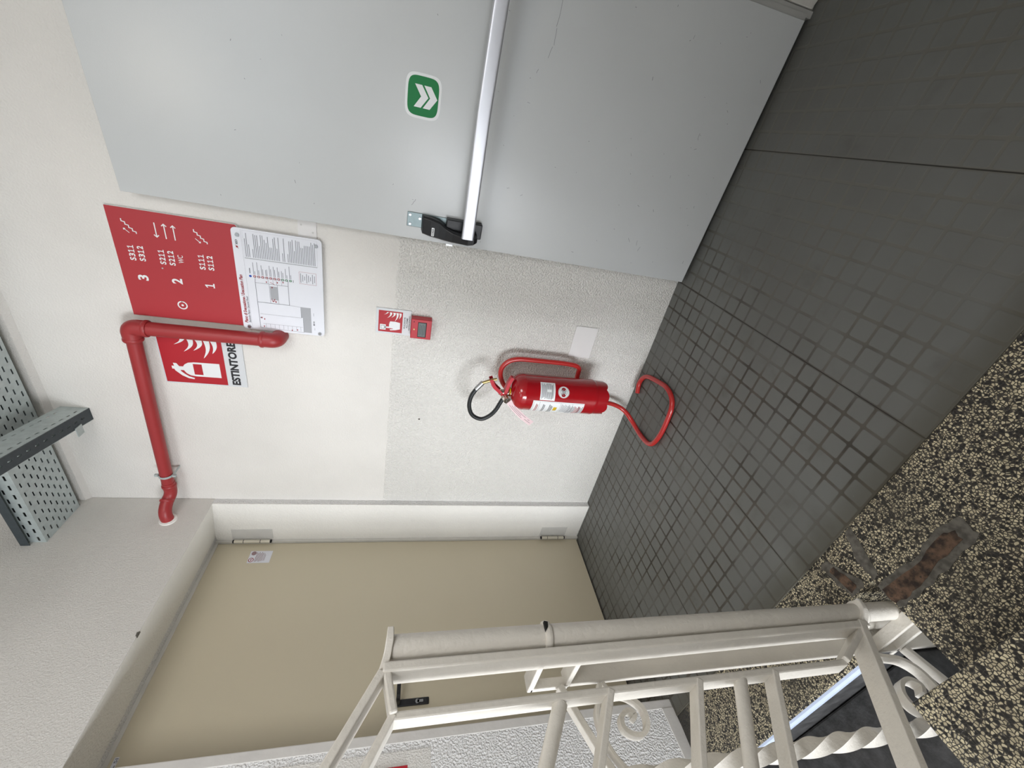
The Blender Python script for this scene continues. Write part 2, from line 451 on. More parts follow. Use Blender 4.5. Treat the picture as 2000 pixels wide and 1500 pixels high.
for n, (a, b, c, d) in enumerate(wins):
    bm = NEW()
    for q in ((a, a+0.05, c, d), (b-0.05, b, c, d), (a, b, c, c+0.05), (a, b, d-0.05, d), ((a+b)/2-0.025, (a+b)/2+0.025, c, d)):
        box(bm, q[0], q[1], -4.44, -4.40, q[2], q[3])
    struct(link('window_%d' % (n+1), bm, M['frame']))
bm = NEW(); box(bm, 0, 2.43, -1.25, 0.0, ZC, ZC+0.2)
struct(link('ceiling', bm, M['ceil']))
bm = NEW(); box(bm, 0, 2.43, -4.6, -1.25, 4.6, 4.7)
struct(link('ceiling', bm, M['ceil']))
# floors: studded rubber sheet, then the terrazzo border of the landing
bm = NEW(); box(bm, -0.44, 2.43, -1.133, 0.0, -0.010, 0.0)
struct(link('floor', bm, M['floor'], bevel=0.0015))
bm = NEW(); box(bm, -0.44, 2.43, -1.25, 0.0, -0.20, -0.0035)
box(bm, 1.09, 2.43, -1.50, -1.25, -0.20, -0.0035)
box(bm, 0.0, 0.925, -1.33, -1.25, -0.20, -0.0035)
prism(bm, [(-1.33, -0.030), (-1.33, -0.0035), (-1.343, -0.0036), (-1.351, -0.0060), (-1.351, -0.030)], 'x', 0.0, 0.925)
struct(link('floor', bm, M['terr2']))
bm = NEW(); box(bm, 0.0, 0.925, -1.343, -1.33, -0.2, -0.029)
struct(link('stair_riser_block', bm, M['slate']))
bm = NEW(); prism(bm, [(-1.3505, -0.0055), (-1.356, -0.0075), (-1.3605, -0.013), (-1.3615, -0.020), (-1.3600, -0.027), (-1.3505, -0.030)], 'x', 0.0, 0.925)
struct(link('nosing_light_strip', bm, M['nosing_light']))  # pale strip stands in for daylight catching the terrazzo edge
# lower flight going down on the left of the well
bm = NEW()
for k in range(1, 8):
    y1 = -1.345-0.28*(k-1); z = -0.165*k-0.004
    box(bm, 0.0, 0.925, y1-0.30, y1, z-0.2, z)
box(bm, 0.0, 0.925, -1.345, -1.25, -0.5, -0.2)
struct(link('stair_flight_down', bm, M['slate'], bevel=0.006))
bm = NEW(); box(bm, 0, 2.43, -4.6, -3.2, -1.7, -1.5)
struct(link('floor', bm, M['slate']))
bm = NEW(); box(bm, 0.0, 2.43, -4.6, -1.0, -2.25, -2.2)
struct(link('floor', bm, M['slate']))
# upper flight towards the photographer
bm = NEW()
for k in range(0, 6):
    y1 = -1.488-0.28*k; z = 0.165*(k+1)
    box(bm, 1.07, 2.43, y1-0.30, y1, z-0.035, z)
struct(link('stair_flight_up', bm, M['terr'], bevel=0.003))
bm = NEW()
for k in range(0, 6):
    y1 = -1.508-0.28*k; z = 0.165*(k+1)
    box(bm, 1.09, 2.43, y1-0.28, y1, z-0.33, z-0.036)
struct(link('stair_riser_block', bm, M['slate']))
bm = NEW(); box(bm, 0, 2.43, -4.4, -3.2, 1.28, 1.48)
struct(link('ceiling', bm, M['ceil']))
# mortar joint in the border, two pits with rusted iron
def blob(pts, jit=0.003, n=4):
    out = []
    for i, p in enumerate(pts):
        q = pts[(i+1) % len(pts)]
        for k in range(n):
            t = k/n; out.append((p[0]+(q[0]-p[0])*t+random.uniform(-jit, jit), p[1]+(q[1]-p[1])*t+random.uniform(-jit, jit)))
    return out
def slabz(name, pts, z0, z1, mat, parent=None):
    bm = NEW(); prism(bm, pts, 'z', z0, z1); return link(name, bm, mat, parent)
o = slabz('mortar_joint', blob([(1.136, -1.134), (1.160, -1.134), (1.120, -1.24), (1.098, -1.249), (1.096, -1.20)], 0.004), -0.0060, -0.0026, M['mortar'])
o['label'] = 'grey mortar joint crossing the terrazzo border between the two rusted plates'; o['category'] = 'joint'
e = empty('rusted_anchor_plate', (1.20, -1.29, -0.003))
tag(e, 'long rusted iron plate sunk in the terrazzo at the landing corner beside the newel pipe', 'iron plate', None)
def local(o, e):
    o.parent = e; o.matrix_parent_inverse = e.matrix_world.inverted()
local(slabz('mortar_surround', blob([(1.092, -1.262), (1.20, -1.272), (1.30, -1.262), (1.352, -1.272), (1.350, -1.318), (1.25, -1.322), (1.15, -1.328), (1.092, -1.322)], 0.005), -0.006, -0.0022, M['mortar']), e)
local(slabz('iron_face', blob([(1.093, -1.274), (1.19, -1.284), (1.30, -1.274), (1.325, -1.282), (1.318, -1.302), (1.22, -1.308), (1.15, -1.316), (1.093, -1.312)], 0.003), -0.005, -0.0014, M['rust']), e)
e = empty('rusted_anchor_plate', (1.03, -1.205, -0.003))
tag(e, 'short rusted iron plate in the terrazzo between the rubber edge and the newel pipe', 'iron plate', None)
local(slabz('mortar_surround', blob([(1.000, -1.150), (1.035, -1.155), (1.068, -1.235), (1.060, -1.248), (1.015, -1.248), (1.004, -1.20)], 0.004), -0.006, -0.0022, M['mortar']), e)
local(slabz('iron_face', blob([(1.014, -1.172), (1.034, -1.172), (1.048, -1.235), (1.022, -1.240)], 0.002), -0.005, -0.0014, M['rust']), e)

# ------------------------------------------------------------------ door_1: beige door in the recess
d1 = empty('door_1', (-0.289, -0.5, 0)); struct(d1)
D1 = lambda o: (local(o, d1), o)[1]
bm = NEW(); box(bm, -0.335, -0.289, -1.20, -0.052, 0.008, 2.082)
D1(link('door_leaf', bm, M['beige'], bevel=0.0015))
bm = NEW(); box(bm, -0.33, -0.283, -1.2, -0.036, 2.076, 2.10); box(bm, -0.33, -0.275, -0.050, -0.036, 0, 2.09)
D1(link('door_frame', bm, M['frame'], bevel=0.001))
bm = NEW(); box(bm, -0.45, -0.335, -1.25, 0.0, -0.01, 2.2)
D1(link('dark_backing', bm, M['dark']))
for z0, z1 in ((0.103, 0.256), (1.822, 2.0)):
    bm = NEW(); h = z1-z0
    lathe(bm, [(0.0085, z0), (0.0085, z1)], (-0.268, -0.054, 0), n=18)
    h1 = D1(link('hinge', bm, M['hinge'], smooth=True))
    bm = NEW()
    for a, b in ((z0-0.005, z0+0.002), (z1-0.002, z1+0.005), (z0+h*0.27, z0+h*0.275+0.002), (z0+h*0.73, z0+h*0.735+0.002)):
        lathe(bm, [(0.0088, a), (0.0088, b)], (-0.268, -0.054, 0), n=18)
    local(link('hinge_collar', bm, M['dark'], smooth=True), h1)
    bm = NEW(); box(bm, -0.262, -0.19, -0.0385, -0.0360, z0-0.01, z1+0.01)
    local(link('hinge_plate', bm, M['trimw'], bevel=0.0008), h1)
# handle set
bm = NEW(); box(bm, -0.289, -0.281, -0.888, -0.860, 0.965, 1.135)
hp = D1(link('handle_plate', bm, M['black'], bevel=0.004))
bm = NEW(); sweep(bm, fillet([(-0.285, -0.874, 1.097), (-0.232, -0.874, 1.097), (-0.232, -0.750, 1.097)], 0.016), rect(0.018, 0.016))
local(link('lever', bm, M['black'], bevel=0.002), hp)
bm = NEW(); lathe(bm, [(0.0085, -0.281), (0.0085, -0.2785)], (0, -0.874, 1.015), axis='x', n=20)
box(bm, -0.281, -0.2785, -0.879, -0.869, 0.990, 1.015)
local(link('lock_cylinder', bm, M['steel'], smooth=False), hp)
# stickers on the beige door
a = Art(onL(-0.2885))
a.rect('w', -0.173, -0.101, 1.797, 1.903, 0.0004)
a.disc('m', -0.115, 1.885, 0.012, 0.0008); a.ring('r', -0.155, 1.888, 0.011, 0.003, 0.0009)
a.rect('r', -0.160, -0.150, 1.886, 1.890, 0.0009)
for k in range(6):
    z = 1.868-k*0.006; a.rect('m', -0.166+0.002*(k % 3), -0.108-0.006*(k % 2), z, z+0.0028, 0.0008)
for k in range(3): a.rect('m', -0.160, -0.112-0.006*k, 1.833-k*0.004, 1.8345-k*0.004, 0.0008)
a.link({'w': ('sticker', M['paper']), 'm': ('sticker_print', M['inkmauve']), 'r': ('sticker_logo', M['inkred'])}, None)
for o in [x for x in COL.objects if x.name.startswith('sticker') and x.parent is None]: D1(o)
a = Art(onL(-0.2885))
a.poly('w', [(-0.985, 2.052), (-0.945, 2.052), (-0.945, 2.066), (-0.985, 2.066)], 0.0004)
a.text('k', '5I', -0.962, -0.948, 2.053, 2.063, 0.0008, 0.02); a.rect('k', -0.982, -0.968, 2.054, 2.057, 0.0008)
a.link({'w': ('number_label', M['paper']), 'k': ('number_print', M['greyink'])}, None)
for o in [x for x in COL.objects if x.name.startswith('number_') and x.parent is None]: D1(o)

# ------------------------------------------------------------------ grey fire door leaf (door_2)
AL = -0.0798
d2 = empty('door_2', (1.463, -0.0588, 0), AL); struct(d2)
def leafobj(name, bm, mat, **kw): return link(name, bm, mat, d2, **kw)
bm = NEW(); box(bm, 0, 0.899, 0, 0.045, 0.021, 2.106)
lf = leafobj('door_leaf', bm, M['leaf'], bevel=0.0015)
bm = NEW(); box(bm, 0.899, 0.915, 0.004, 0.05, 0.02, 2.08)
leafobj('hinge_edge', bm, M['leaf_edge'])
bm = NEW(); box(bm, -0.0065, 0.0, 0.002, 0.016, 1.041, 1.066)
leafobj('latch', bm, M['steel'])
# scuffs
a = Art(lambda u, v, h: Vector((u, -h, v)))
def scuff(u, v, du, dv, w=0.0016):
    n = 4; p = [(u+du*t/n+random.uniform(-1, 1)*0.0012, v+dv*t/n+random.uniform(-1, 1)*0.0012) for t in range(n+1)]
    a.line('s', p, w, 0.0003)
SC = SCUFFS = [(0.764, 0.814, -0.06, 0.003), (0.70, 0.815, -0.04, -0.002), (0.655, 0.817, -0.03, 0.006), (0.592, 0.846, -0.012, 0.004)]
for q in SC: scuff(*q, w=0.0011)
for k in range(70):
    u = random.uniform(0.03, 0.87); v = random.choice([random.uniform(0.05, 0.9), random.uniform(0.05, 0.6), random.uniform(0.9, 1.9)])
    if 0.36 < u < 0.52 and 1.12 < v < 1.26: continue
    L = random.choice([0.002, 0.003, 0.004, 0.009]); an = random.uniform(0, PI)
    a.line('s', [(u, v), (u+L*math.cos(an), v+L*math.sin(an))], random.uniform(0.0008, 0.0016), 0.0003)
for u, v, du, dv in ((0.12, 0.30, 0.020, 0.003), (0.13, 0.335, 0.012, 0.01), (0.10, 0.285, 0.016, -0.004), (0.52, 0.22, 0.02, 0.002), (0.05, 1.0, -0.004, -0.03), (0.14, 1.19, -0.02, 0.012), (0.08, 0.06, 0.012, 0.0), (0.30, 0.12, 0.006, 0.001), (0.62, 0.15, 0.003, 0.006)):
    scuff(u, v, du, dv, 0.0012)
a.link({'s': ('scuff_marks', M['greyink'], 1)}, d2)
# green emergency arrow sticker (things stuck on it stay with the door)
a = Art(lambda u, v, h: Vector((u, -h, v)))
def sq(c, hw, hh, p=4.5, n=44):
    out = []
    for k in range(n):
        t = 2*PI*k/n; c1, s1 = math.cos(t), math.sin(t)
        out.append((c[0]+hw*math.copysign(abs(c1)**(2/p), c1), c[1]+hh*math.copysign(abs(s1)**(2/p), s1)))
    return out
a.poly('w', sq((0.446, 1.190), 0.060, 0.055), 0.0004)
a.poly('g', sq((0.446, 1.190), 0.0525, 0.0475), 0.0008)
for zc in (1.203, 1.175):
    hw, t, dp = 0.030, 0.0215, 0.0235
    top = zc+0.014
    a.poly('w', [(0.446-hw, top), (0.446-hw, top-t), (0.446, top-t-dp+0.002), (0.446+hw, top-t), (0.446+hw, top), (0.446, top-dp+0.003)], 0.0012)
a.link({'w': ('sticker_border_and_chevrons', M['signw']), 'g': ('green_sticker', M['green'])}, d2)
# panic bar device
pb = empty('panic_bar', (0, 0, 0)); pb.parent = d2
def pbo(name, bm, mat, **kw): return link(name, bm, mat, pb, **kw)
for side in (0, 1):
    def S(u): return u if side == 0 else 0.899-u+0.0
    lo, hi = (lambda a, b: (min(S(a), S(b)), max(S(a), S(b))))(0.045, 0.096)
    bm = NEW(); box(bm, lo, hi, -0.004, 0.0, 1.060, 1.215)
    pl = pbo('mounting_plate', bm, M['zinc'], bevel=0.0015)
    for u, z in ((0.054, 1.204), (0.086, 1.205), (0.078, 1.170)):
        bm = NEW(); lathe(bm, [(0.0045, -0.0075), (0.0045, -0.004)], (S(u), 0, z), axis='y', n=12)
        link('screw', bm, M['steel'], pb)
    bm = NEW()
    secs = [(1.163, 0.040, 0.094, 0.006), (1.158, 0.032, 0.095, 0.030), (1.130, 0.028, 0.094, 0.040), (1.100, 0.026, 0.088, 0.045), (1.075, 0.024, 0.074, 0.052),
            (1.050, 0.024, 0.066, 0.062), (1.020, 0.027, 0.064, 0.078), (0.995, 0.030, 0.066, 0.094), (0.975, 0.036, 0.070, 0.098), (0.962, 0.044, 0.070, 0.090)]
    rings = []
    for z, u0, u1, dp in secs:
        bt = -0.002 if dp < 0.05 else -(dp-0.048)
        pts = [(u0, bt), (u0, -dp*0.8), (u0+0.006, -dp), (u1-0.006, -dp), (u1, -dp*0.8), (u1, bt)]
        rings.append([bm.verts.new((S(u), y, z)) for u, y in pts])
    for i in range(len(rings)-1):
        for j in range(6): bm.faces.new([rings[i][j], rings[i][(j+1) % 6], rings[i+1][(j+1) % 6], rings[i+1][j]])
    bm.faces.new(rings[0]); bm.faces.new(rings[-1][::-1])
    arm = pbo('housing', bm, M['black'], bevel=0.002)
    lo, hi = (lambda a, b: (min(S(a), S(b)), max(S(a), S(b))))(0.046, 0.100)
    bm = NEW(); box(bm, lo, hi, -0.034, 0.0, 0.943, 1.075)
    pbo('base_block', bm, M['black'], bevel=0.003)
    if side == 0:
        b2 = Art(lambda u, v, h: Vector((u, -0.0425-h, v)))
        b2.rrect('w', 0.034, 0.064, 1.1155, 1.1255, 0.002, 0.0012); b2.text('k', 'CISA', 0.0365, 0.0615, 1.1178, 1.1232, 0.0018, 0.03)
        b2.link({'w': ('logo_plate', M['signw']), 'k': ('logo_lettering', M['ink'])}, pb)
bm = NEW()
sec = [(0.5*0.019*math.copysign(abs(math.cos(t))**0.5, math.cos(t)), 0.5*0.042*math.copysign(abs(math.sin(t))**0.5, math.sin(t))) for t in [2*PI*k/28 for k in range(28)]]
sec = [(0.0115*math.copysign(abs(math.cos(t))**0.35, math.cos(t)), 0.0215*math.copysign(abs(math.sin(t))**0.35, math.sin(t))) for t in [2*PI*k/36 for k in range(36)]]
sweep(bm, [(0.058, -0.088, 0.998), (0.45, -0.088, 1.004), (0.841, -0.088, 1.0)], sec, up=(0, 0, 1))
pbo('push_bar', bm, M['alu'], smooth=True)
# broken tile skirting and frame piece beyond the leaf
bm = NEW()
box(bm, 2.368, 2.388, -0.125, 0.0, 0.0, 2.12)
struct(link('door_frame', bm, M['leaf_edge'], bevel=0.002)).name = 'trim_5'
bm = NEW()
prism(bm, [(2.39, 0.012), (2.425, 0.0), (2.62, 0.0), (2.62, 0.10), (2.39, 0.10)], 'y', -0.128, -0.114)
prism(bm, [(2.39, 0.10), (2.47, 0.10), (2.47, 0.30), (2.39, 0.30)], 'y', -0.130, -0.114)
struct(link('baseboard_front', bm, M['frame'], bevel=0.002))

# ------------------------------------------------------------------ signs on the front wall
# red wayfinding panel
rs = empty('wayfinding_sign', (1.203, 0.0, 1.80))
tag(rs, 'square red panel listing floors 3, 2 and 1 above the evacuation plan', 'sign')
bm = NEW(); prism(bm, [(1.005, 2.193), (1.401, 2.193), (1.401, 1.805), (1.391, 1.796), (1.005, 1.796)], 'y', -0.011, -0.0005)
local(link('panel_edge', bm, M['signw'], bevel=0.001), rs)
bm = NEW(); prism(bm, [(1.006, 2.192), (1.400, 2.192), (1.400, 1.806), (1.390, 1.797), (1.006, 1.797)], 'y', -0.0125, -0.0108)
local(link('panel', bm, M['redsign']), rs)
a = Art(onW(-0.0127)); H = 0.0004
def T(t, u0, u1, v0, v1, b=0.0): a.mono('t', t, u0-0.002, u1+0.002, v0, v1, H, 0.03)
T('3', 1.148, 1.170, 2.113, 2.146, 0.022); T('2', 1.150, 1.172, 2.006, 2.040, 0.022); T('1', 1.150, 1.168, 1.901, 1.933, 0.022)
T('S311', 1.221, 1.274, 2.136, 2.155, 0.012); T('S312', 1.222, 1.275, 2.107, 2.126, 0.012)
T('S211', 1.220, 1.272, 2.045, 2.064, 0.012); T('S212', 1.220, 1.272, 2.016, 2.035, 0.012); a.text('t', 'WC', 1.232, 1.261, 1.988, 2.005, H, 0.006)
T('S111', 1.219, 1.274, 1.921, 1.940, 0.012); T('S112', 1.220, 1.273, 1.893, 1.912, 0.012)
a.ring('t#ring', 1.066, 2.022, 0.0145, 0.0042, H); a.disc('t#dot', 1.066, 2.022, 0.0042, H)
def arrow(u0, u1, v, hd=0.0065):
    kk = a.u('t'); a.line(kk, [(u0, v), (u1, v)], 0.0034, H); s = 1 if u1 > u0 else -1
    a.line(kk, [(u1-s*hd, v+hd), (u1, v), (u1-s*hd, v-hd)], 0.0034, H+0.0001)
arrow(1.364, 1.316, 2.056); arrow(1.315, 1.364, 2.028); arrow(1.314, 1.363, 2.001)
def stairs(u0, v0, up):
    s = 0.0098; p = [(u0, v0)]
    for k in range(4): p += [(u0+s*(k+0.55), v0+s*k*0.92), (u0+s*(k+0.75), v0+s*(k+1)*0.92)]
    p.append((u0+s*4.5, v0+s*4*0.92)); kk = a.u('t'); a.line(kk, p, 0.0032, H)
    q = [(u0+0.000, v0+0.021), (u0+0.013, v0+0.035)]
    if not up: q = q[::-1]
    kk = a.u('t'); a.line(kk, q, 0.0022, H); hx, hy = q[1]; s = 1 if up else -1
    a.line(kk, [(hx-s*0.0045, hy), (hx, hy), (hx, hy-s*0.0045)], 0.0022, H+0.0001)
stairs(1.318, 2.116, True); stairs(1.317, 1.902, False)
a.disc('d', 1.204, 2.061, 0.0028, H)
a.link({'t': ('lettering', M['signw']), 'd': ('rivet', M['galv'])}, None)
for o in [x for x in COL.objects if x.parent is None and x.name.split('.')[0] in ('lettering', 'rivet')]: local(o, rs)

def art_link(a, names, e):
    before = set(COL.objects)
    a.link(names, None)
    for o in set(COL.objects)-before: local(o, e)
# evacuation plan
ep = empty('evacuation_plan', (1.2, 0.0, 1.518))
tag(ep, 'white framed evacuation plan with floor drawing, fixed by four studs under the red panel', 'plan board')
def rrp(u0, u1, v0, v1, r, n=5):
    pts = []
    for cx, cy, a0 in ((u1-r, v1-r, 0), (u0+r, v1-r, PI/2), (u0+r, v0+r, PI), (u1-r, v0+r, 1.5*PI)):
        for q in range(n+1):
            t = a0+PI/2*q/n; pts.append((cx+r*math.cos(t), cy+r*math.sin(t)))
    return pts
bm = NEW(); prism(bm, rrp(0.998, 1.394, 1.517, 1.818, 0.014), 'y', -0.022, -0.013)
local(link('board', bm, M['acrylic'], bevel=0.0012), ep)
a = Art(onW(-0.0222)); h1, h2 = 0.0004, 0.0008
for x, z in ((1.369, 1.798), (1.369, 1.537), (1.011, 1.796), (1.009, 1.535)):
    bm = NEW(); lathe(bm, [(0.0062, -0.027), (0.0070, -0.0225), (0.0070, -0.022)], (x, 0, z), axis='y', n=18); lathe(bm, [(0.0075, -0.0132), (0.0075, -0.0130 if z > 1.7 else -0.0004)], (x, 0, z), axis='y', n=18)
    local(link('standoff_stud', bm, M['steel'], smooth=True), ep)
a.text('r', 'Piano di Evacuazione / Evacuation Plan', 1.026, 1.222, 1.7985, 1.8105, h1, 0.03, 0.15)
a.text('g', 'Secondo Piano / Second Floor', 1.028, 1.139, 1.7880, 1.7962, h1, 0.02, 0.15)
a.disc('r', 1.326, 1.8035, 0.0035, h1, 14); a.line('r', [(1.320, 1.799), (1.332, 1.808)], 0.0012, h2)
a.text('k', 'IED', 1.335, 1.352, 1.800, 1.807, h1, 0.02)
a.line('p', [(1.0, 1.786), (1.39, 1.786)], 0.0006, h1)
# right text column
a.line('p', [(1.288, 1.782), (1.288, 1.536)], 0.0022, h1); a.frame('p', 1.2895, 1.388, 1.534, 1.781, 0.0004, h1)
zz = 1.776
for k in range(38):
    if k in (0, 2): ln = 0.045+0.02*(k == 0)
    elif k in (3, 19, 21): zz -= 0.0062; ln = 0.03
    else: ln = random.choice([0.082, 0.085, 0.078, 0.06, 0.045, 0.084, 0.07])
    a.line('g', [(1.294, zz), (1.294+ln, zz)], 0.0019, h1); zz -= 0.0058
# legend
a.disc('b', 1.221, 1.771, 0.0046, h1, 16); a.rect('g', 1.232, 1.252, 1.7695, 1.7725, h1)
for k in range(10):
    z = 1.7565-k*0.0137; key = 'r' if k < 7 else 'n'
    a.rect(key, 1.2175, 1.2255, z-0.0042, z+0.0042, h1); a.rect('w', 1.2198, 1.2232, z-0.0018, z+0.0018, h2)
    a.line('g', [(1.229, z+0.002), (1.229+random.uniform(0.02, 0.05), z+0.002)], 0.0016, h1)
    a.line('g', [(1.229, z-0.0022), (1.229+random.uniform(0.012, 0.03), z-0.0022)], 0.0016, h1)
a.rect('g', 1.216, 1.226, 1.6225, 1.6245, h1)
a.frame('r', 1.216, 1.263, 1.541, 1.601, 0.0007, h1)
for k in range(8): a.line('g', [(1.239-0.018*(1-(k % 3)*0.3), 1.596-k*0.007), (1.239+0.018*(1-(k % 3)*0.3), 1.596-k*0.007)], 0.0019, h1)
# building outline
PLAN = [(1.007, 1.756), (1.112, 1.755), (1.202, 1.757), (1.220, 1.755), (1.220, 1.641), (1.201, 1.643), (1.120, 1.643)]
a.line('g', [(1.012, 1.756), (1.202, 1.757), (1.221, 1.755), (1.221, 1.642), (1.198, 1.643), (1.120, 1.643), (1.120, 1.756)], 0.0016, h1)
a.line('g', [(1.198, 1.756), (1.198, 1.643)], 0.0011, h1); a.line('g', [(1.120, 1.643), (1.117, 1.603), (1.071, 1.603), (1.071, 1.751)], 0.0007, h1)
a.line('g', [(1.071, 1.596), (1.007, 1.596), (1.012, 1.756)], 0.0009, h1)
a.poly('p', [(1.118, 1.603), (1.118, 1.566), (1.008, 1.566), (1.008, 1.596), (1.072, 1.596), (1.072, 1.603)], h1)
a.poly('p', [(1.135, 1.708), (1.190, 1.708), (1.190, 1.682), (1.135, 1.682)], h1)
for z in (1.710, 1.681): a.line('g', [(1.121, z), (1.198, z)], 0.0008, h2)
for z in (1.712, 1.695, 1.683, 1.665): a.line('g', [(1.199, z), (1.220, z)], 0.0008, h1)
a.line('g', [(1.030, 1.745), (1.030, 1.60)], 0.0007, h1)
for k in range(9): a.line('g', [(1.012, 1.735-k*0.016), (1.030, 1.735-k*0.016)], 0.0007, h1)
for x, z in ((1.136, 1.695), (1.128, 1.691), (1.205, 1.718), (1.208, 1.68), (1.212, 1.66), (1.018, 1.742), (1.055, 1.747), (1.012, 1.64), (1.016, 1.62), (1.13, 1.700), (1.186, 1.70), (1.05, 1.738)):
    a.rect('r', x-0.003, x+0.003, z-0.0016, z+0.0016, h2+0.0003)
a.line('r', [(1.130, 1.688), (1.130, 1.704), (1.140, 1.704)], 0.0014, h2); a.line('r', [(1.198, 1.690), (1.206, 1.705)], 0.0014, h2)
a.rect('g', 1.052, 1.057, 1.7485, 1.753, h2); a.rect('g', 1.043, 1.050, 1.553, 1.559, h1); a.rect('p', 1.052, 1.062, 1.553, 1.559, h1)
a.line('g', [(1.085, 1.556), (1.097, 1.556)], 0.001, h1); a.line('g', [(1.022, 1.554), (1.032, 1.554)], 0.001, h1)
art_link(a, {'r': ('title_and_symbols_red', M['inkred'], 1), 'g': ('small_print', M['greyink'], 1), 'k': ('lettering', M['ink']), 'p': ('shaded_areas', M['palegrey']),
             'b': ('position_dot', M['inkblue']), 'n': ('symbols_green', M['inkgreen'], 1), 'w': ('symbol_centres', M['signw'])}, ep)

# flames shared by two safety signs; drawn in unit square
FL = [[(0.02, 0.92), (0.16, 0.80), (0.30, 0.62), (0.30, 1.0), (0.20, 0.93)],
      ]
def flames(a, k, u0, v0, W, Hh, h):
    """five curved flame tongues, from a straight base on the right"""
    def tongue(xb, w, tipx, tipy, bend):
        L, R = [], []
        for q in range(9):
            t = q/8
            cx = xb+(tipx-xb)*t**1.3+bend*math.sin(PI*t); cy = tipy*t; ww = w*(1-t)**0.75*(1+0.25*math.sin(PI*t))
            L.append((cx-ww/2, cy)); R.append((cx+ww/2, cy))
        p = L+R[::-1][1:]
        a.poly(k, [(u0+x*W, v0+y*Hh) for x, y in p], h)
    tongue(0.80, 0.13, 0.98, 1.0, -0.05); tongue(0.64, 0.14, 0.72, 0.80, -0.06) if False else None
# ESTINTORE sign
es = empty('extinguisher_sign', (0.83, 0.0, 1.842))
tag(es, 'red and white ESTINTORE sign with extinguisher symbol partly behind the red pipe', 'sign')
bm = NEW(); box(bm, 0.702, 0.950, -0.0055, -0.0005, 1.842, 2.148)
local(link('plate', bm, M['signedge'], bevel=0.0008), es)
a = Art(onW(-0.0056)); h1, h2, h3 = 0.0004, 0.0008, 0.0012
a.rect('r', 0.7075, 0.9445, 1.9165, 2.1425, h1)
a.text('k', 'ESTINTORE', 0.712, 0.920, 1.866, 1.899, h1, 0.045)
# extinguisher symbol (body upright)
a.poly('w', [(0.742, 1.937), (0.811, 1.937), (0.810, 2.030), (0.806, 2.052), (0.796, 2.066), (0.786, 2.072), (0.786, 2.086), (0.800, 2.094), (0.800, 2.106),
             (0.786, 2.104), (0.786, 2.113), (0.772, 2.113), (0.772, 2.106), (0.764, 2.103), (0.742, 2.082), (0.730, 2.060), (0.727, 2.040), (0.733, 2.038),
             (0.740, 2.058), (0.752, 2.073), (0.763, 2.083), (0.768, 2.084), (0.768, 2.072), (0.754, 2.064), (0.745, 2.050), (0.742, 2.030)], h2)
a.poly('r', [(0.751, 2.003), (0.802, 2.003), (0.802, 2.035), (0.751, 2.035)], h3)
def tongues(a, k, base, spec, h):
    for pts in spec: a.poly(k, [(base[0]+x, base[1]+y) for x, y in pts], h)
def flame_set(ox, oz, sc):
    """five tongues leaning up and left; ox is the right edge, oz the lower edge"""
    out = []
    def tg(r, t0, t1, off, wd):
        n = 8; A, B = [], []
        for q in range(n+1):
            t = q/n; x = r+(t1[0]-r)*t; z = t0+(t1[1]-t0)*t; bow = math.sin(PI*t)*off; ww = wd*(1-t)**0.7
            A.append((x, z+bow+ww/2)); B.append((x, z+bow-ww/2))
        out.append([(ox+p[0]*sc, oz+p[1]*sc) for p in A+B[::-1][1:]])
    tg(0, 0.08, (-0.46, 0.16), -0.06, 0.17)
    tg(0, 0.28, (-0.66, 0.44), -0.08, 0.17)
    tg(0, 0.50, (-0.40, 0.70), -0.10, 0.19)
    tg(0, 0.74, (-0.46, 0.98), -0.10, 0.17)
    tg(0, 0.95, (-0.22, 1.22), -0.05, 0.13)
    return out
for p in flame_set(0.915, 1.935, 0.125): a.poly('w', p, h2)
art_link(a, {'r': ('red_field', M['redsign2']), 'k': ('lettering', M['ink']), 'w': ('symbol', M['signw'])}, es)

# alarm button sign
ps = empty('alarm_button_sign', (1.092, 0.0, 1.173))
tag(ps, 'small PULSANTE ALLARME ANTINCENDIO sign with pointing hand and flames', 'sign')
bm = NEW(); box(bm, 1.0335, 1.150, -0.0045, -0.0005, 1.172, 1.3165)
local(link('plate', bm, M['signedge'], bevel=0.0008), ps)
a = Art(onW(-0.0046))
a.rect('r', 1.0425, 1.1395, 1.2075, 1.306, h1)
for i, t in enumerate(('PULSANTE', 'ALLARME', 'ANTINCENDIO')):
    hw = (0.026, 0.024, 0.034)[i]; zt = 1.2015-i*0.0098
    a.text('k', t, 1.0925-hw, 1.0925+hw, zt-0.0065, zt, h1, 0.01)
a.rect('w', 1.0515, 1.0765, 1.2755, 1.2995, h2); a.frame('k', 1.0565, 1.0715, 1.2805, 1.2945, 0.0012, h3); a.disc('w', 1.064, 1.2865, 0.0055, h3+0.0002)
a.poly('w', [(1.061, 1.279), (1.067, 1.279), (1.068, 1.262), (1.083, 1.262), (1.085, 1.258), (1.087, 1.262), (1.090, 1.258), (1.093, 1.259), (1.0935, 1.236), (1.090, 1.217),
             (1.060, 1.216), (1.054, 1.235), (1.051, 1.256), (1.0555, 1.259), (1.0585, 1.245), (1.0605, 1.246)], h2)
for p in flame_set(1.134, 1.2135, 0.058): a.poly('w', p, h2)
art_link(a, {'r': ('red_field', M['redsign2']), 'k': ('lettering', M['ink']), 'w': ('symbol', M['signw'])}, ps)
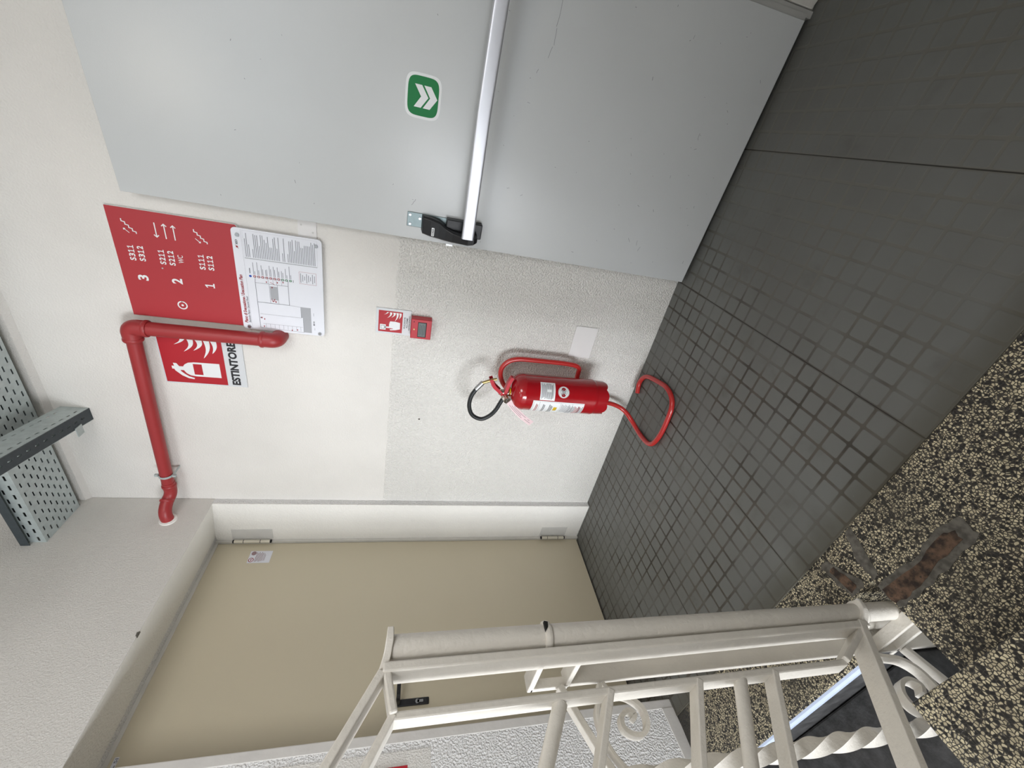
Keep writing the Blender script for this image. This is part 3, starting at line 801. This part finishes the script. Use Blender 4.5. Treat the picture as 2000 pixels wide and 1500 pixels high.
# call point box
cp = empty('fire_alarm_call_point', (1.086, 0.0, 1.085))
tag(cp, 'small red fire alarm call point box with grey window below the button sign', 'alarm box')
bm = NEW(); box(bm, 1.041, 1.131, -0.040, -0.0005, 1.085, 1.171)
local(link('housing', bm, M['redbox'], bevel=0.0025), cp)
bm = NEW(); box(bm, 1.050, 1.119, -0.0412, -0.039, 1.106, 1.142)
local(link('window_frame', bm, M['dark'], bevel=0.001), cp)
bm = NEW(); box(bm, 1.053, 1.117, -0.0418, -0.040, 1.109, 1.140)
local(link('window', bm, M['glass_lens'], bevel=0.0005), cp)
a = Art(onW(-0.0403))
a.disc('d', 1.119, 1.159, 0.0022, h1, 12); a.disc('y', 1.084, 1.157, 0.0034, h1, 12); a.disc('k', 1.086, 1.0955, 0.0022, h1, 12)
art_link(a, {'d': ('pilot_hole', M['dark']), 'y': ('indicator', M['brass']), 'k': ('keyhole', M['inkred'])}, cp)
a = Art(onW(-0.0420))
for k in range(4): a.line('g', [(1.060+0.004*(k % 2), 1.134-k*0.0065), (1.110-0.004*(k % 2), 1.134-k*0.0065)], 0.0016, h1)
art_link(a, {'g': ('window_print', M['ink'])}, cp)
# flat cover plates
bm = NEW(); prism(bm, rrp(1.016, 1.1755, 0.311, 0.422, 0.006), 'y', -0.0060, -0.0004)
tag(link('cover_plate', bm, M['plate'], bevel=0.001), 'flat white painted cover plate low on the wall, right of the extinguisher', 'cover plate')
pc = empty('cover_plate', (1.44, 0.0, 1.57))
tag(pc, 'small white cover plate with rounded corners between evacuation plan and grey door', 'cover plate')
bm = NEW(); prism(bm, rrp(1.385, 1.47, 1.537, 1.601, 0.010), 'y', -0.0035, -0.0004)
local(link('plate', bm, M['plate'], bevel=0.0008), pc)
for x, z in ((1.435, 1.589), (1.412, 1.550)):
    bm = NEW(); lathe(bm, [(0.0035, -0.0046), (0.0035, -0.0034)], (x, 0, z), axis='y', n=12)
    local(link('screw', bm, M['trimw']), pc)

# ------------------------------------------------------------------ red pipe
rp = empty('red_pipe', (0.975, -0.06, 2.19))
tag(rp, 'red painted water pipe running along the wall and turning down beside the ESTINTORE sign', 'pipe')
PR = 0.0265
bm = NEW(); sweep(bm, [(0.975, -0.06, 2.175), (0.975, -0.06, 1.70)], rnd(PR, 24), up=(0, 1, 0))
local(link('down_pipe', bm, M['redpipe'], smooth=True), rp)
bm = NEW(); sweep(bm, [(0.96, -0.06, 2.186), (0.135, -0.06, 2.218)], rnd(PR*0.92, 24))
local(link('horizontal_pipe', bm, M['redpipe'], smooth=True), rp)
def elbow(path, r, name, collars):
    bm = NEW(); sweep(bm, path, rnd(r, 24), up=(0, 1, 0.01))
    for p, d, rr, ln in collars:
        p = Vector(p); d = Vector(d).normalized(); sweep(bm, [p-d*ln/2, p-d*ln*0.25, p+d*ln*0.25, p+d*ln/2], rnd(rr, 24), up=(0.02, 1, 0.03), scale=[0.94, 1, 1, 0.94])
    local(link(name, bm, M['redpipe'], smooth=True), rp)
elbow(fillet([(0.925, -0.06, 2.188), (0.975, -0.06, 2.190), (0.975, -0.06, 2.135)], 0.045, 10), 0.0305, 'elbow', [((0.926, -0.06, 2.188), (1, 0, 0), 0.033, 0.014), ((0.975, -0.06, 2.135), (0, 0, 1), 0.033, 0.014)])
elbow(fillet([(0.976, -0.06, 1.742), (0.976, -0.06, 1.690), (0.976, -0.005, 1.690)], 0.045, 10), 0.0305, 'elbow', [((0.976, -0.06, 1.742), (0, 0, 1), 0.033, 0.014)])
elbow(fillet([(0.175, -0.06, 2.216), (0.105, -0.06, 2.214), (0.075, -0.095, 2.226), (0.040, -0.135, 2.222), (-0.015, -0.135, 2.212)], 0.04, 8), 0.0255, 'offset_bend', [((0.152, -0.06, 2.216), (1, 0.05, 0), 0.0290, 0.014), ((0.083, -0.090, 2.224), (0.65, 0.75, 0), 0.0285, 0.012)])
bm = NEW(); lathe(bm, [(0.036, 0.0), (0.034, 0.006), (0.024, 0.009)], (0, -0.135, 2.214), axis='x', n=24)
local(link('plaster_ring', bm, M['reveal']), rp)
# clamp
bm = NEW()
P0 = Vector((0.222, -0.06, 2.2145))
for s in (1,):
    pts = [P0+Vector((0, -0.028*math.cos(t), 0.028*math.sin(t))) for t in [(-110+k*220/16)*PI/180 for k in range(17)]]
    sweep(bm, pts, rect(0.002, 0.011), up=(1, 0, 0), fixed=True)
box(bm, 0.2165, 0.2275, -0.068, -0.0, 2.242, 2.2445); box(bm, 0.2165, 0.2275, -0.068, -0.0, 2.184, 2.1865)
box(bm, 0.2165, 0.2275, -0.072, -0.060, 2.243, 2.257); box(bm, 0.2165, 0.2275, -0.072, -0.060, 2.172, 2.186)
local(link('clamp', bm, M['galv'], bevel=0.0006), rp)

# ------------------------------------------------------------------ cable tray and its bracket
def perforated(bm, org, U, V, L, Wd, rows, pitch, slot, sw, t=0.0015, stag=True, N=None, phase=0.0):
    """sheet in the plane org+u*U+v*V with slotted rows centred at the v positions"""
    U, V, org = Vector(U), Vector(V), Vector(org); N = U.cross(V).normalized()*t
    def q(u0, u1, v0, v1):
        if u1-u0 < 1e-5 or v1-v0 < 1e-5: return
        c = [org+U*u+V*v for u, v in ((u0, v0), (u1, v0), (u1, v1), (u0, v1))]
        A = [bm.verts.new(p) for p in c]; B = [bm.verts.new(p+N) for p in c]
        bm.faces.new(A[::-1]); bm.faces.new(B)
        for i in range(4): bm.faces.new([A[i], A[(i+1) % 4], B[(i+1) % 4], B[i]])
    v = 0.0
    for i, r in enumerate(rows):
        q(0, L, v, r-sw/2)
        u = 0.0; s = phase+(pitch/2 if (i % 2 and stag) else 0)
        while s+slot < L:
            q(u, s, r-sw/2, r+sw/2); u = s+slot; s += pitch
        q(u, L, r-sw/2, r+sw/2); v = r+sw/2
    q(0, L, v, Wd)
ct = empty('cable_tray', (1.0, -0.16, 2.60))
tag(ct, 'perforated galvanised cable tray running under the ceiling along the front wall', 'cable tray')
TX = 2.2
bm = NEW()
perforated(bm, (0.0, -0.252, 2.605), (1, 0, 0), (0, 1, 0), TX, 0.200, [0.016, 0.044, 0.068, 0.090, 0.112, 0.134, 0.156, 0.182], 0.050, 0.023, 0.0065, phase=0.008)
local(link('tray_bottom', bm, M['galv']), ct)
bm = NEW()
perforated(bm, (0.0, -0.252, 2.605), (1, 0, 0), (0, 0, 1), TX, 0.075, [0.022, 0.050], 0.050, 0.025, 0.008, phase=0.010)
box(bm, 0, TX, -0.262, -0.252, 2.676, 2.680); box(bm, 0, TX, -0.2635, -0.262, 2.664, 2.680)
local(link('tray_side', bm, M['galv']), ct)
bm = NEW()
perforated(bm, (0.0, -0.052, 2.605), (1, 0, 0), (0, 0, 1), TX, 0.075, [0.022, 0.050], 0.050, 0.025, 0.008, phase=0.010)
local(link('tray_side', bm, M['galv']), ct)
bm = NEW(); box(bm, 0, TX, -0.270, -0.050, 2.682, 2.684); box(bm, 0, TX, -0.271, -0.2695, 2.652, 2.684)
local(link('tray_shade_lid', bm, M['galv_shade']), ct)  # unseen lid, added so the slots look dark from below
cb = empty('tray_bracket', (0.5, 0.0, 2.46))
tag(cb, 'galvanised slotted bracket with shade-coloured underside sticking out of the wall under the cable tray', 'bracket')
# channel along -Y, slightly skewed
dirv = Vector((0.068, -0.400, 0.010)).normalized(); side = Vector((1, 0.17, 0)).normalized()
o0 = Vector((0.480, 0.004, 2.459)); BL = 1.1; BW = 0.058
bm = NEW()
perforated(bm, o0, dirv, side, BL, BW, [0.029], 0.036, 0.016, 0.007, phase=0.05)
local(link('channel_bottom', bm, M['galv_shade']), cb)
bm = NEW()
perforated(bm, o0+side*BW, dirv, (0, 0, 1), BL, 0.100, [0.020, 0.075], 0.036, 0.016, 0.006, phase=0.05)
perforated(bm, o0, dirv, (0, 0, 1), BL, 0.100, [0.040], 0.036, 0.020, 0.006, phase=0.05)
local(link('channel_side', bm, M['galv']), cb)
bm = NEW(); box(bm, 0.462, 0.505, -0.100, -0.066, 2.4575, 2.4605)
local(link('fixing_clip', bm, M['galv']), cb)

# ------------------------------------------------------------------ fire extinguisher and its floor stand
EX, EY, ER = 0.893, -0.165, 0.083
st = empty('extinguisher_stand', (0.86, -0.19, 0.0))
tag(st, 'red bent tube floor stand holding the fire extinguisher', 'stand')
base = [(0.872, -0.060, 0.013), (0.925, -0.036, 0.013), (0.985, -0.068, 0.013), (1.010, -0.157, 0.013), (1.035, -0.262, 0.013), (1.000, -0.338, 0.013), (0.909, -0.350, 0.013),
        (0.815, -0.350, 0.013), (0.735, -0.320, 0.013), (0.722, -0.223, 0.013), (0.735, -0.150, 0.02), (0.778, -0.085, 0.06), (0.802, -0.070, 0.13), (0.808, -0.070, 0.20), (0.808, -0.070, 0.55), (0.835, -0.070, 0.715),
        (0.940, -0.070, 0.765), (1.008, -0.070, 0.715), (1.008, -0.070, 0.45), (1.000, -0.070, 0.375), (0.95, -0.070, 0.372), (0.82, -0.070, 0.372)]
bm = NEW(); sweep(bm, fillet(base, 0.06, 7), rnd(0.0115, 16), up=(0, 0, 1))
local(link('bent_tube', bm, M['redtube'], smooth=True), st)
bm = NEW(); sweep(bm, [(0.822, -0.155, 0.262), (0.822, -0.155, 0.240)], rnd(0.016, 16), up=(0, 1, 0)); box(bm, 0.800, 0.830, -0.155, -0.065, 0.240, 0.262)
local(link('support_clip', bm, M['black'], bevel=0.002), st)

ex = empty('fire_extinguisher', (EX, EY, 0.262))
tag(ex, 'red powder fire extinguisher with black hose standing against the front wall', 'fire extinguisher')
Z0, Z1 = 0.300, 0.655
prof = [(0.02, Z0-0.006), (ER*0.80, Z0-0.002), (ER, Z0+0.02), (ER*1.012, Z0+0.026), (ER*1.012, Z0+0.034), (ER, Z0+0.040)]
prof += [(ER, Z1), (ER*1.008, Z1+0.003), (ER*1.008, Z1+0.007), (ER*0.995, Z1+0.011)]
for k in range(1, 10):
    t = k/9*PI/2*0.93; prof.append((0.018+(ER*0.99-0.018)*math.cos(t)**0.9, Z1+0.011+0.050*math.sin(t)))
bm = NEW(); lathe(bm, prof, (EX, EY, 0), n=72)
local(link('cylinder_body', bm, M['redext'], smooth=True), ex)
# scalloped foot skirt
bm = NEW(); n = 96; rt, rb = [], []
for k in range(n):
    t = 2*PI*k/n; s = abs(math.cos(4*t+0.6)); zb = 0.276-0.013*s**0.6
    rt.append(bm.verts.new((EX+(ER*0.985)*math.cos(t), EY+(ER*0.985)*math.sin(t), Z0+0.022)))
    rb.append((bm.verts.new((EX+(ER*0.955)*math.cos(t), EY+(ER*0.955)*math.sin(t), zb)), bm.verts.new((EX+(ER*0.90)*math.cos(t), EY+(ER*0.90)*math.sin(t), zb)),
               bm.verts.new((EX+(ER*0.90)*math.cos(t), EY+(ER*0.90)*math.sin(t), Z0+0.01))))
for k in range(n):
    m_ = (k+1) % n
    bm.faces.new([rt[k], rt[m_], rb[m_][0], rb[k][0]]); bm.faces.new([rb[k][0], rb[m_][0], rb[m_][1], rb[k][1]]); bm.faces.new([rb[k][1], rb[m_][1], rb[m_][2], rb[k][2]])
local(link('foot_ring', bm, M['redext'], smooth=True), ex)
def onC(dr=0.0): return lambda u, v, h: Vector((EX+(ER+dr+h)*math.cos(u), EY+(ER+dr+h)*math.sin(u), v))
R_ = math.radians
a = Art(onC(0.0004))
def crr(k, u0, u1, v0, v1, h, nu=14): a.rect(k, R_(u0), R_(u1), v0, v1, h, nu, 1)
crr('w', -80, -23, 0.5285, 0.5975, 0.0002)
for k in range(11):
    z = 0.592-k*0.0052
    if 4 < k < 9:
        crr('g', -76, -54, z-0.0026, z, 0.0006, 6); crr('g', -46, -27, z-0.0026, z, 0.0006, 6)
    else: crr('g' if k != 9 else 'k', -76+3*(k % 3), -28-4*(k % 2), z-0.0026, z, 0.0006, 10)
# round label
bmw = a.g('w'); nn = 28
pts = [(R_(-51)+0.0265/ER*math.cos(2*PI*q/nn), 0.489+0.0265*math.sin(2*PI*q/nn)) for q in range(nn)]
cvt = bmw.verts.new(a.f(R_(-51), 0.489, 0.0002)); vv = [bmw.verts.new(a.f(u, v, 0.0002)) for u, v in pts]
for q in range(nn): bmw.faces.new([cvt, vv[q], vv[(q+1) % nn]])
for rr in (0.024, 0.0165):
    a.line('g', [(R_(-51)+rr/ER*math.cos(2*PI*q/nn), 0.489+rr*math.sin(2*PI*q/nn)) for q in range(nn+1)], 0.0016, 0.0006)
for k in range(5): crr('g', -60+k, -42-k, 0.497-k*0.0045, 0.499-k*0.0045, 0.0006, 4)
for q in range(6):
    t = q*PI/3; a.line('g', [(R_(-51), 0.489), (R_(-51)+0.015/ER*math.cos(t), 0.489+0.015*math.sin(t))], 0.0022, 0.0005)
# big instruction label
crr('w', -160, -83, 0.381, 0.625, 0.0002, 18)
crr('g', -156, -86, 0.6195, 0.6205, 0.0006, 14)
a.rect('g', R_(-86.5), R_(-86), 0.387, 0.6205, 0.0006)
for z, n_, k in ((0.608, 2, 'r'), (0.575, 2, 'k'), (0.545, 3, 'k'), (0.455, 6, 'g'), (0.425, 5, 'r'), (0.405, 4, 'g')):
    for q in range(n_): crr(k, -140+3*q, -94-3*(q % 3), z-0.006*q-0.003, z-0.006*q, 0.0006, 8)
for z in (0.592, 0.493, 0.437): crr('g', -156, -86, z, z+0.001, 0.0006, 14)
crr('y', -122, -104, 0.507, 0.523, 0.0006, 4)
for q in range(8): crr('g', -130, -90-2*(q % 3), 0.486-0.0055*q, 0.488-0.0055*q, 0.0006, 8)
art_link(a, {'w': ('label', M['signw']), 'g': ('label_print_grey', M['greyink'], 1), 'k': ('label_print_black', M['ink'], 1), 'r': ('label_print_red', M['inkred'], 1), 'y': ('label_patch_yellow', M['yellow'])}, ex)
# neck, valve, levers, hose
bm = NEW(); lathe(bm, [(0.019, 0.700), (0.020, 0.703), (0.020, 0.716), (0.017, 0.719)], (EX-0.005, EY, 0), n=28)
local(link('neck_ring', bm, M['yellow'], smooth=True), ex)
bm = NEW(); VX = EX-0.012
lathe(bm, [(0.017, 0.716), (0.019, 0.720), (0.019, 0.728), (0.014, 0.731), (0.013, 0.755), (0.016, 0.758), (0.012, 0.766)], (VX, EY, 0), n=24)
sweep(bm, [(VX, EY, 0.742), (VX-0.035, EY-0.006, 0.742)], rnd(0.010, 16)); sweep(bm, [(VX-0.010, EY, 0.738), (VX-0.016, EY-0.038, 0.732)], rnd(0.0115, 16))
sweep(bm, [(VX-0.016, EY-0.036, 0.732), (VX-0.017, EY-0.044, 0.731)], rnd(0.015, 18))
vv_ = local(link('valve', bm, M['chrome'], smooth=True), ex)
def lever(name, pts, wds):
    bm = NEW(); P = fillet(pts, 0.02, 4); m_ = len(P)
    L, Rr = [], []
    rings = []
    for i, p in enumerate(P):
        wv = wds[0]+(wds[1]-wds[0])*i/(m_-1)
        t = (P[min(i+1, m_-1)]-P[max(i-1, 0)]).normalized(); nrm = Vector((t.z, 0, -t.x))
        prof = [(-wv, -0.003), (-wv, 0.013), (-wv+0.002, 0.013), (-wv+0.002, 0.0), (wv-0.002, 0.0), (wv-0.002, 0.013), (wv, 0.013), (wv, -0.003)]
        rings.append([bm.verts.new(p+Vector((0, y, 0))+nrm*z) for y, z in prof])
    for i in range(m_-1):
        for j in range(8): bm.faces.new([rings[i][j], rings[i][(j+1) % 8], rings[i+1][(j+1) % 8], rings[i+1][j]])
    bm.faces.new(rings[0]); bm.faces.new(rings[-1][::-1])
    local(link(name, bm, M['redbox'], bevel=0.0008), ex)
lever('upper_lever', [(VX-0.012, EY, 0.752), (VX+0.008, EY, 0.772), (VX+0.030, EY, 0.800), (VX+0.066, EY, 0.818)], (0.014, 0.017))
lever('lower_handle', [(VX-0.010, EY, 0.744), (VX+0.012, EY, 0.740), (VX+0.050, EY, 0.735), (VX+0.085, EY, 0.722)], (0.015, 0.011))
hp_ = [(VX-0.030, EY-0.006, 0.742), (0.822, EY-0.008, 0.752), (0.785, EY-0.01, 0.766), (0.752, EY-0.01, 0.789), (0.732, EY-0.01, 0.825), (0.752, EY-0.01, 0.868), (0.800, EY-0.01, 0.889), (0.852, EY-0.008, 0.887), (0.892, EY-0.004, 0.868)]
def smooth_path(pts, n=6):
    pts = [Vector(p) for p in pts]; out = []
    for i in range(len(pts)-1):
        p0 = pts[max(i-1, 0)]; p1 = pts[i]; p2 = pts[i+1]; p3 = pts[min(i+2, len(pts)-1)]
        for k in range(n):
            t = k/n; out.append(0.5*((2*p1)+(-p0+p2)*t+(2*p0-5*p1+4*p2-p3)*t*t+(-p0+3*p1-3*p2+p3)*t**3))
    out.append(pts[-1]); return out
bm = NEW(); sweep(bm, smooth_path(hp_, 8), rnd(0.0095, 16), up=(0, 1, 0))
local(link('hose', bm, M['rubber'], smooth=True), ex)
bm = NEW(); sweep(bm, [(0.888, EY-0.004, 0.871), (0.922, EY, 0.846)], rnd(0.0108, 18), up=(0, 1, 0))
local(link('hose_ferrule', bm, M['steel'], smooth=True), ex)
bm = NEW(); sweep(bm, [(0.920, EY, 0.847), (0.940, EY, 0.806), (0.945, EY, 0.786)], rnd(0.0068, 14), up=(0, 1, 0))
local(link('nozzle', bm, M['brass'], smooth=True), ex)
# tag ribbon and its ring
bm = NEW(); tp = smooth_path([(0.862, EY-0.046, 0.722), (0.835, EY-0.060, 0.694), (0.800, EY-0.070, 0.650), (0.765, EY-0.068, 0.600)], 5)
sd = Vector((0.78, 0.0, -0.62)).normalized()*0.0135
vs_ = []
for i, p in enumerate(tp):
    vs_.append((bm.verts.new(p-sd), bm.verts.new(p+sd), bm.verts.new(p+sd+Vector((0, 0.0006, 0))), bm.verts.new(p-sd+Vector((0, 0.0006, 0)))))
for i in range(len(vs_)-1):
    for j in range(4): bm.faces.new([vs_[i][j], vs_[i][(j+1) % 4], vs_[i+1][(j+1) % 4], vs_[i+1][j]])
bm.faces.new(vs_[0]); bm.faces.new(vs_[-1][::-1])
local(link('inspection_tag', bm, M['tag']), ex)
bm = NEW()
for off, a0, a1 in ((-0.5, 0.15, 0.7), (0.0, 0.2, 0.6), (0.5, 0.3, 0.75), (-0.2, 0.78, 0.95), (0.4, 0.80, 0.93)):
    i0, i1 = int(a0*(len(tp)-1)), max(int(a1*(len(tp)-1)), int(a0*(len(tp)-1))+1)
    for i in range(i0, i1):
        A, B = tp[i]+sd*off, tp[i+1]+sd*off; y = Vector((0, -0.0006, 0)); w_ = sd*0.09
        bm.faces.new([bm.verts.new(q+y) for q in (A-w_, B-w_, B+w_, A+w_)])
local(link('tag_print', bm, M['inkmauve']), ex)
bm = NEW(); sweep(bm, [(VX-0.014+0.012*math.cos(t), EY-0.045, 0.722+0.012*math.sin(t)) for t in [2*PI*k/20 for k in range(21)]], rnd(0.0009, 6), up=(0, 1, 0))
local(link('seal_wire', bm, M['steel']), ex)

# ------------------------------------------------------------------ red sign on the left wall by the frame edge
fs = empty('small_red_sign', (0.0, -1.28, 1.063))
tag(fs, 'corner of a red sign on the rough left wall behind the handrail', 'sign')
bm = NEW(); box(bm, 0.0, 0.004, -1.40, -1.165, 1.063, 1.36)
local(link('plate', bm, M['redsign2'], bevel=0.0008), fs)
bm = NEW(); box(bm, -0.0005, 0.0012, -1.50, -1.125, 0.985, 1.5)
struct(link('wall_left_patch', bm, M['wallS'], bevel=0.001))

# ------------------------------------------------------------------ railings
S30 = 0.577
def rail_pt(x, y0, z0, y): return (x, y, z0+(y0-y)*S30)
XR = 1.045
r1 = empty('stair_railing', (XR, -1.33, 0.0))
tag(r1, 'white painted iron railing of the upper flight, nearest to the viewer', 'railing')
R1 = lambda o: (local(o, r1), o)[1]
YE = -2.75
def bar(name, y0, z0, sec, x=XR, ye=YE, up=(0, 0, 1)):
    bm = NEW(); sweep(bm, [rail_pt(x, y0, z0, y0), rail_pt(x, y0, z0, ye)], sec, up=up)
    return R1(link(name, bm, M['white'], smooth=len(sec) > 6, bevel=0.002 if len(sec) < 7 else 0))
bar('handrail', -1.345, 1.168, rect(0.044, 0.013))
bar('upper_rail', -1.404, 1.146, rect(0.038, 0.012), x=XR-0.004)
bar('round_bar', -1.412, 0.868, rnd(0.0125, 20))
bar('flat_bar', -1.404, 0.772, rect(0.038, 0.012), x=XR-0.004)
bar('flat_bar', -1.404, 0.588, rect(0.038, 0.012), x=XR-0.004)
bar('round_bar', -1.408, 0.492, rnd(0.0125, 20))
bar('flat_bar', -1.404, 0.412, rect(0.038, 0.012), x=XR-0.004)
bar('bottom_rail', -1.330, 0.108, rect(0.052, 0.016))
bm = NEW(); sweep(bm, [(XR, -1.3415, 1.168), (XR, -1.3365, 0.095)], rect(0.050, 0.016), up=(0, 1, 0))
R1(link('end_post', bm, M['white'], bevel=0.003))
bm = NEW(); sweep(bm, [(XR-0.005, -1.4075, 1.150), (XR-0.005, -1.403, 0.225)], rect(0.036, 0.013), up=(0, 1, 0))
R1(link('inner_post', bm, M['white'], bevel=0.003))
for pa, pb_ in (((XR, -1.341, 1.162), (XR, -1.406, 1.146)), ((XR, -1.337, 0.105), (XR, -1.401, 0.228))):
    bm = NEW(); sweep(bm, [pa, pb_], rect(0.013, 0.044), up=(1, 0, 0))
    R1(link('corner_brace', bm, M['white'], bevel=0.003))
bm = NEW(); sweep(bm, [(XR+0.004, -1.303, 1.158), (XR+0.004, -1.303, -0.30)], rnd(0.0205, 28), up=(0, 1, 0))
pp = R1(link('newel_pipe', bm, M['white'], smooth=True))
def collar(z, dy=0.0, r=0.0265, name='pipe_collar', tilt=0.0):
    bm = NEW()
    lathe(bm, [(0.020, z-0.007), (r*0.95, z-0.006), (r, z-0.002), (r, z+0.002), (r*0.95, z+0.006), (0.020, z+0.007)], (XR+0.004, -1.303+dy, 0), n=28)
    return R1(link(name, bm, M['white'], smooth=True))
collar(0.868); collar(0.073); collar(-0.088)
for pth in ([(XR+0.026, -1.280, 1.160), (XR+0.022, -1.298, 1.160), (XR+0.010, -1.320, 1.163), (XR, -1.348, 1.171)],
            [(XR+0.027, -1.284, 0.075), (XR+0.024, -1.306, 0.080), (XR+0.012, -1.325, 0.092), (XR, -1.345, 0.112)]):
    bm = NEW(); sweep(bm, smooth_path(pth, 6), rect(0.022, 0.013), up=(0, 0, 1), scale=[0.8+0.2*min(1, k/6) for k in range(19)])
    R1(link('end_curl', bm, M['white'], bevel=0.003))

# lower flight railing
X2 = 0.945
r2 = empty('stair_railing', (X2, -1.345, 0.0))
tag(r2, 'white painted iron railing with scrolls and twisted baluster on the lower flight', 'railing')
R2 = lambda o: (local(o, r2), o)[1]
bm = NEW(); box(bm, X2-0.012, X2, -1.347, -1.262, -0.55, 0.80)
R2(link('newel_plate', bm, M['white'], bevel=0.002))
bm = NEW(); box(bm, X2-0.014, X2+0.098, -1.349, -1.318, 0.878, 0.890)
R2(link('top_link', bm, M['white'], bevel=0.002))
bm = NEW(); box(bm, X2-0.012, X2+0.098, -1.347, -1.318, 0.800, 0.811)
R2(link('top_link', bm, M['white'], bevel=0.002))
bm = NEW(); box(bm, X2-0.014, X2-0.002, -1.349, -1.330, 0.805, 0.885)
R2(link('link_post', bm, M['white'], bevel=0.002))
bm = NEW(); box(bm, X2, X2+0.15, -1.347, -1.318, -0.040, -0.030); box(bm, X2-0.03, X2+0.10, -1.347, -1.318, -0.108, -0.097)
R2(link('bottom_link', bm, M['white'], bevel=0.002))
bm = NEW(); sweep(bm, [(X2+0.03, -1.290, 0.885), (X2+0.03, -1.290, -0.55)], rnd(0.0175, 24), up=(0, 1, 0))
R2(link('newel_pipe', bm, M['white'], smooth=True))
bm = NEW(); sweep(bm, [(X2, -1.35, 0.826), (X2, -1.468, 0.775), (X2, -2.9, 0.775-1.432*0.55)], rect(0.020, 0.014))
R2(link('handrail', bm, M['white'], bevel=0.002))
bm = NEW(); sweep(bm, [(X2, -1.345, -0.115), (X2, -1.425, -0.150), (X2, -2.9, -0.150-1.475*0.56)], rect(0.022, 0.014))
R2(link('bottom_rail', bm, M['white'], bevel=0.002))
def scroll(name, pts, wd=0.018, th=0.0085):
    bm = NEW(); sweep(bm, smooth_path([(X2, y, z) for y, z in pts], 6), rect(th, wd), up=(1, 0, 0), fixed=True)
    R2(link(name, bm, M['white'], bevel=0.002))
scroll('scroll', [(-1.352, 0.735), (-1.372, 0.722), (-1.381, 0.690), (-1.402, 0.667), (-1.428, 0.668), (-1.442, 0.684), (-1.440, 0.705), (-1.428, 0.719), (-1.412, 0.716), (-1.403, 0.700), (-1.410, 0.688), (-1.418, 0.694)])
scroll('scroll', [(-1.352, 0.740), (-1.378, 0.750), (-1.402, 0.764), (-1.430, 0.765), (-1.456, 0.758), (-1.482, 0.742), (-1.510, 0.715), (-1.525, 0.68)])
scroll('scroll', [(-1.350, 0.03), (-1.362, -0.02), (-1.372, -0.065), (-1.395, -0.092), (-1.425, -0.100), (-1.455, -0.095), (-1.478, -0.06), (-1.480, -0.015), (-1.462, 0.012), (-1.438, 0.012), (-1.418, -0.010), (-1.414, -0.040), (-1.428, -0.058), (-1.444, -0.044)], 0.026, 0.009)
bm = NEW(); sweep(bm, [(X2, -1.498, 0.74-k*0.0085) for k in range(120)], rect(0.0185, 0.0185), up=(0, 1, 0), twist=0.0)
bm.free(); bm = NEW()
nn = 150; sweep(bm, [(X2, -1.498, 0.745-k*1.02/nn) for k in range(nn+1)], rect(0.0235, 0.0235), up=(0, 1, 0), twist=2*PI*3.3)
R2(link('twisted_baluster', bm, M['white'], smooth=True))

# dark sheet painting the doorway shade behind the grey leaf and the black paint chip on the newel collar
bm = NEW(); box(bm, 1.52, 2.34, -0.004, 0.0, 0.0, 2.05)
struct(link('doorway_shade_sheet', bm, M['dark']))
bm = NEW(); prism(bm, [(-1.288, 0.8755), (-1.300, 0.8755), (-1.306, 0.8752), (-1.300, 0.8700), (-1.290, 0.8680)], 'x', XR+0.024, XR+0.0315)
R1(link('paint_chip', bm, M['dark']))

# small chips: plaster plug on the front wall, chipped edge of the lintel
bm = NEW(); lathe(bm, [(0.004, -0.0012), (0.005, -0.0003)], (0.580, 0, 1.095), axis='y', n=10)
struct(link('trim_8', bm, M['mortar']))
bm = NEW(); prism(bm, [(-0.682, 2.069), (-0.660, 2.069), (-0.664, 2.077), (-0.677, 2.075)], 'x', -0.006, 0.0026)
struct(link('trim_9', bm, M['mortar']))
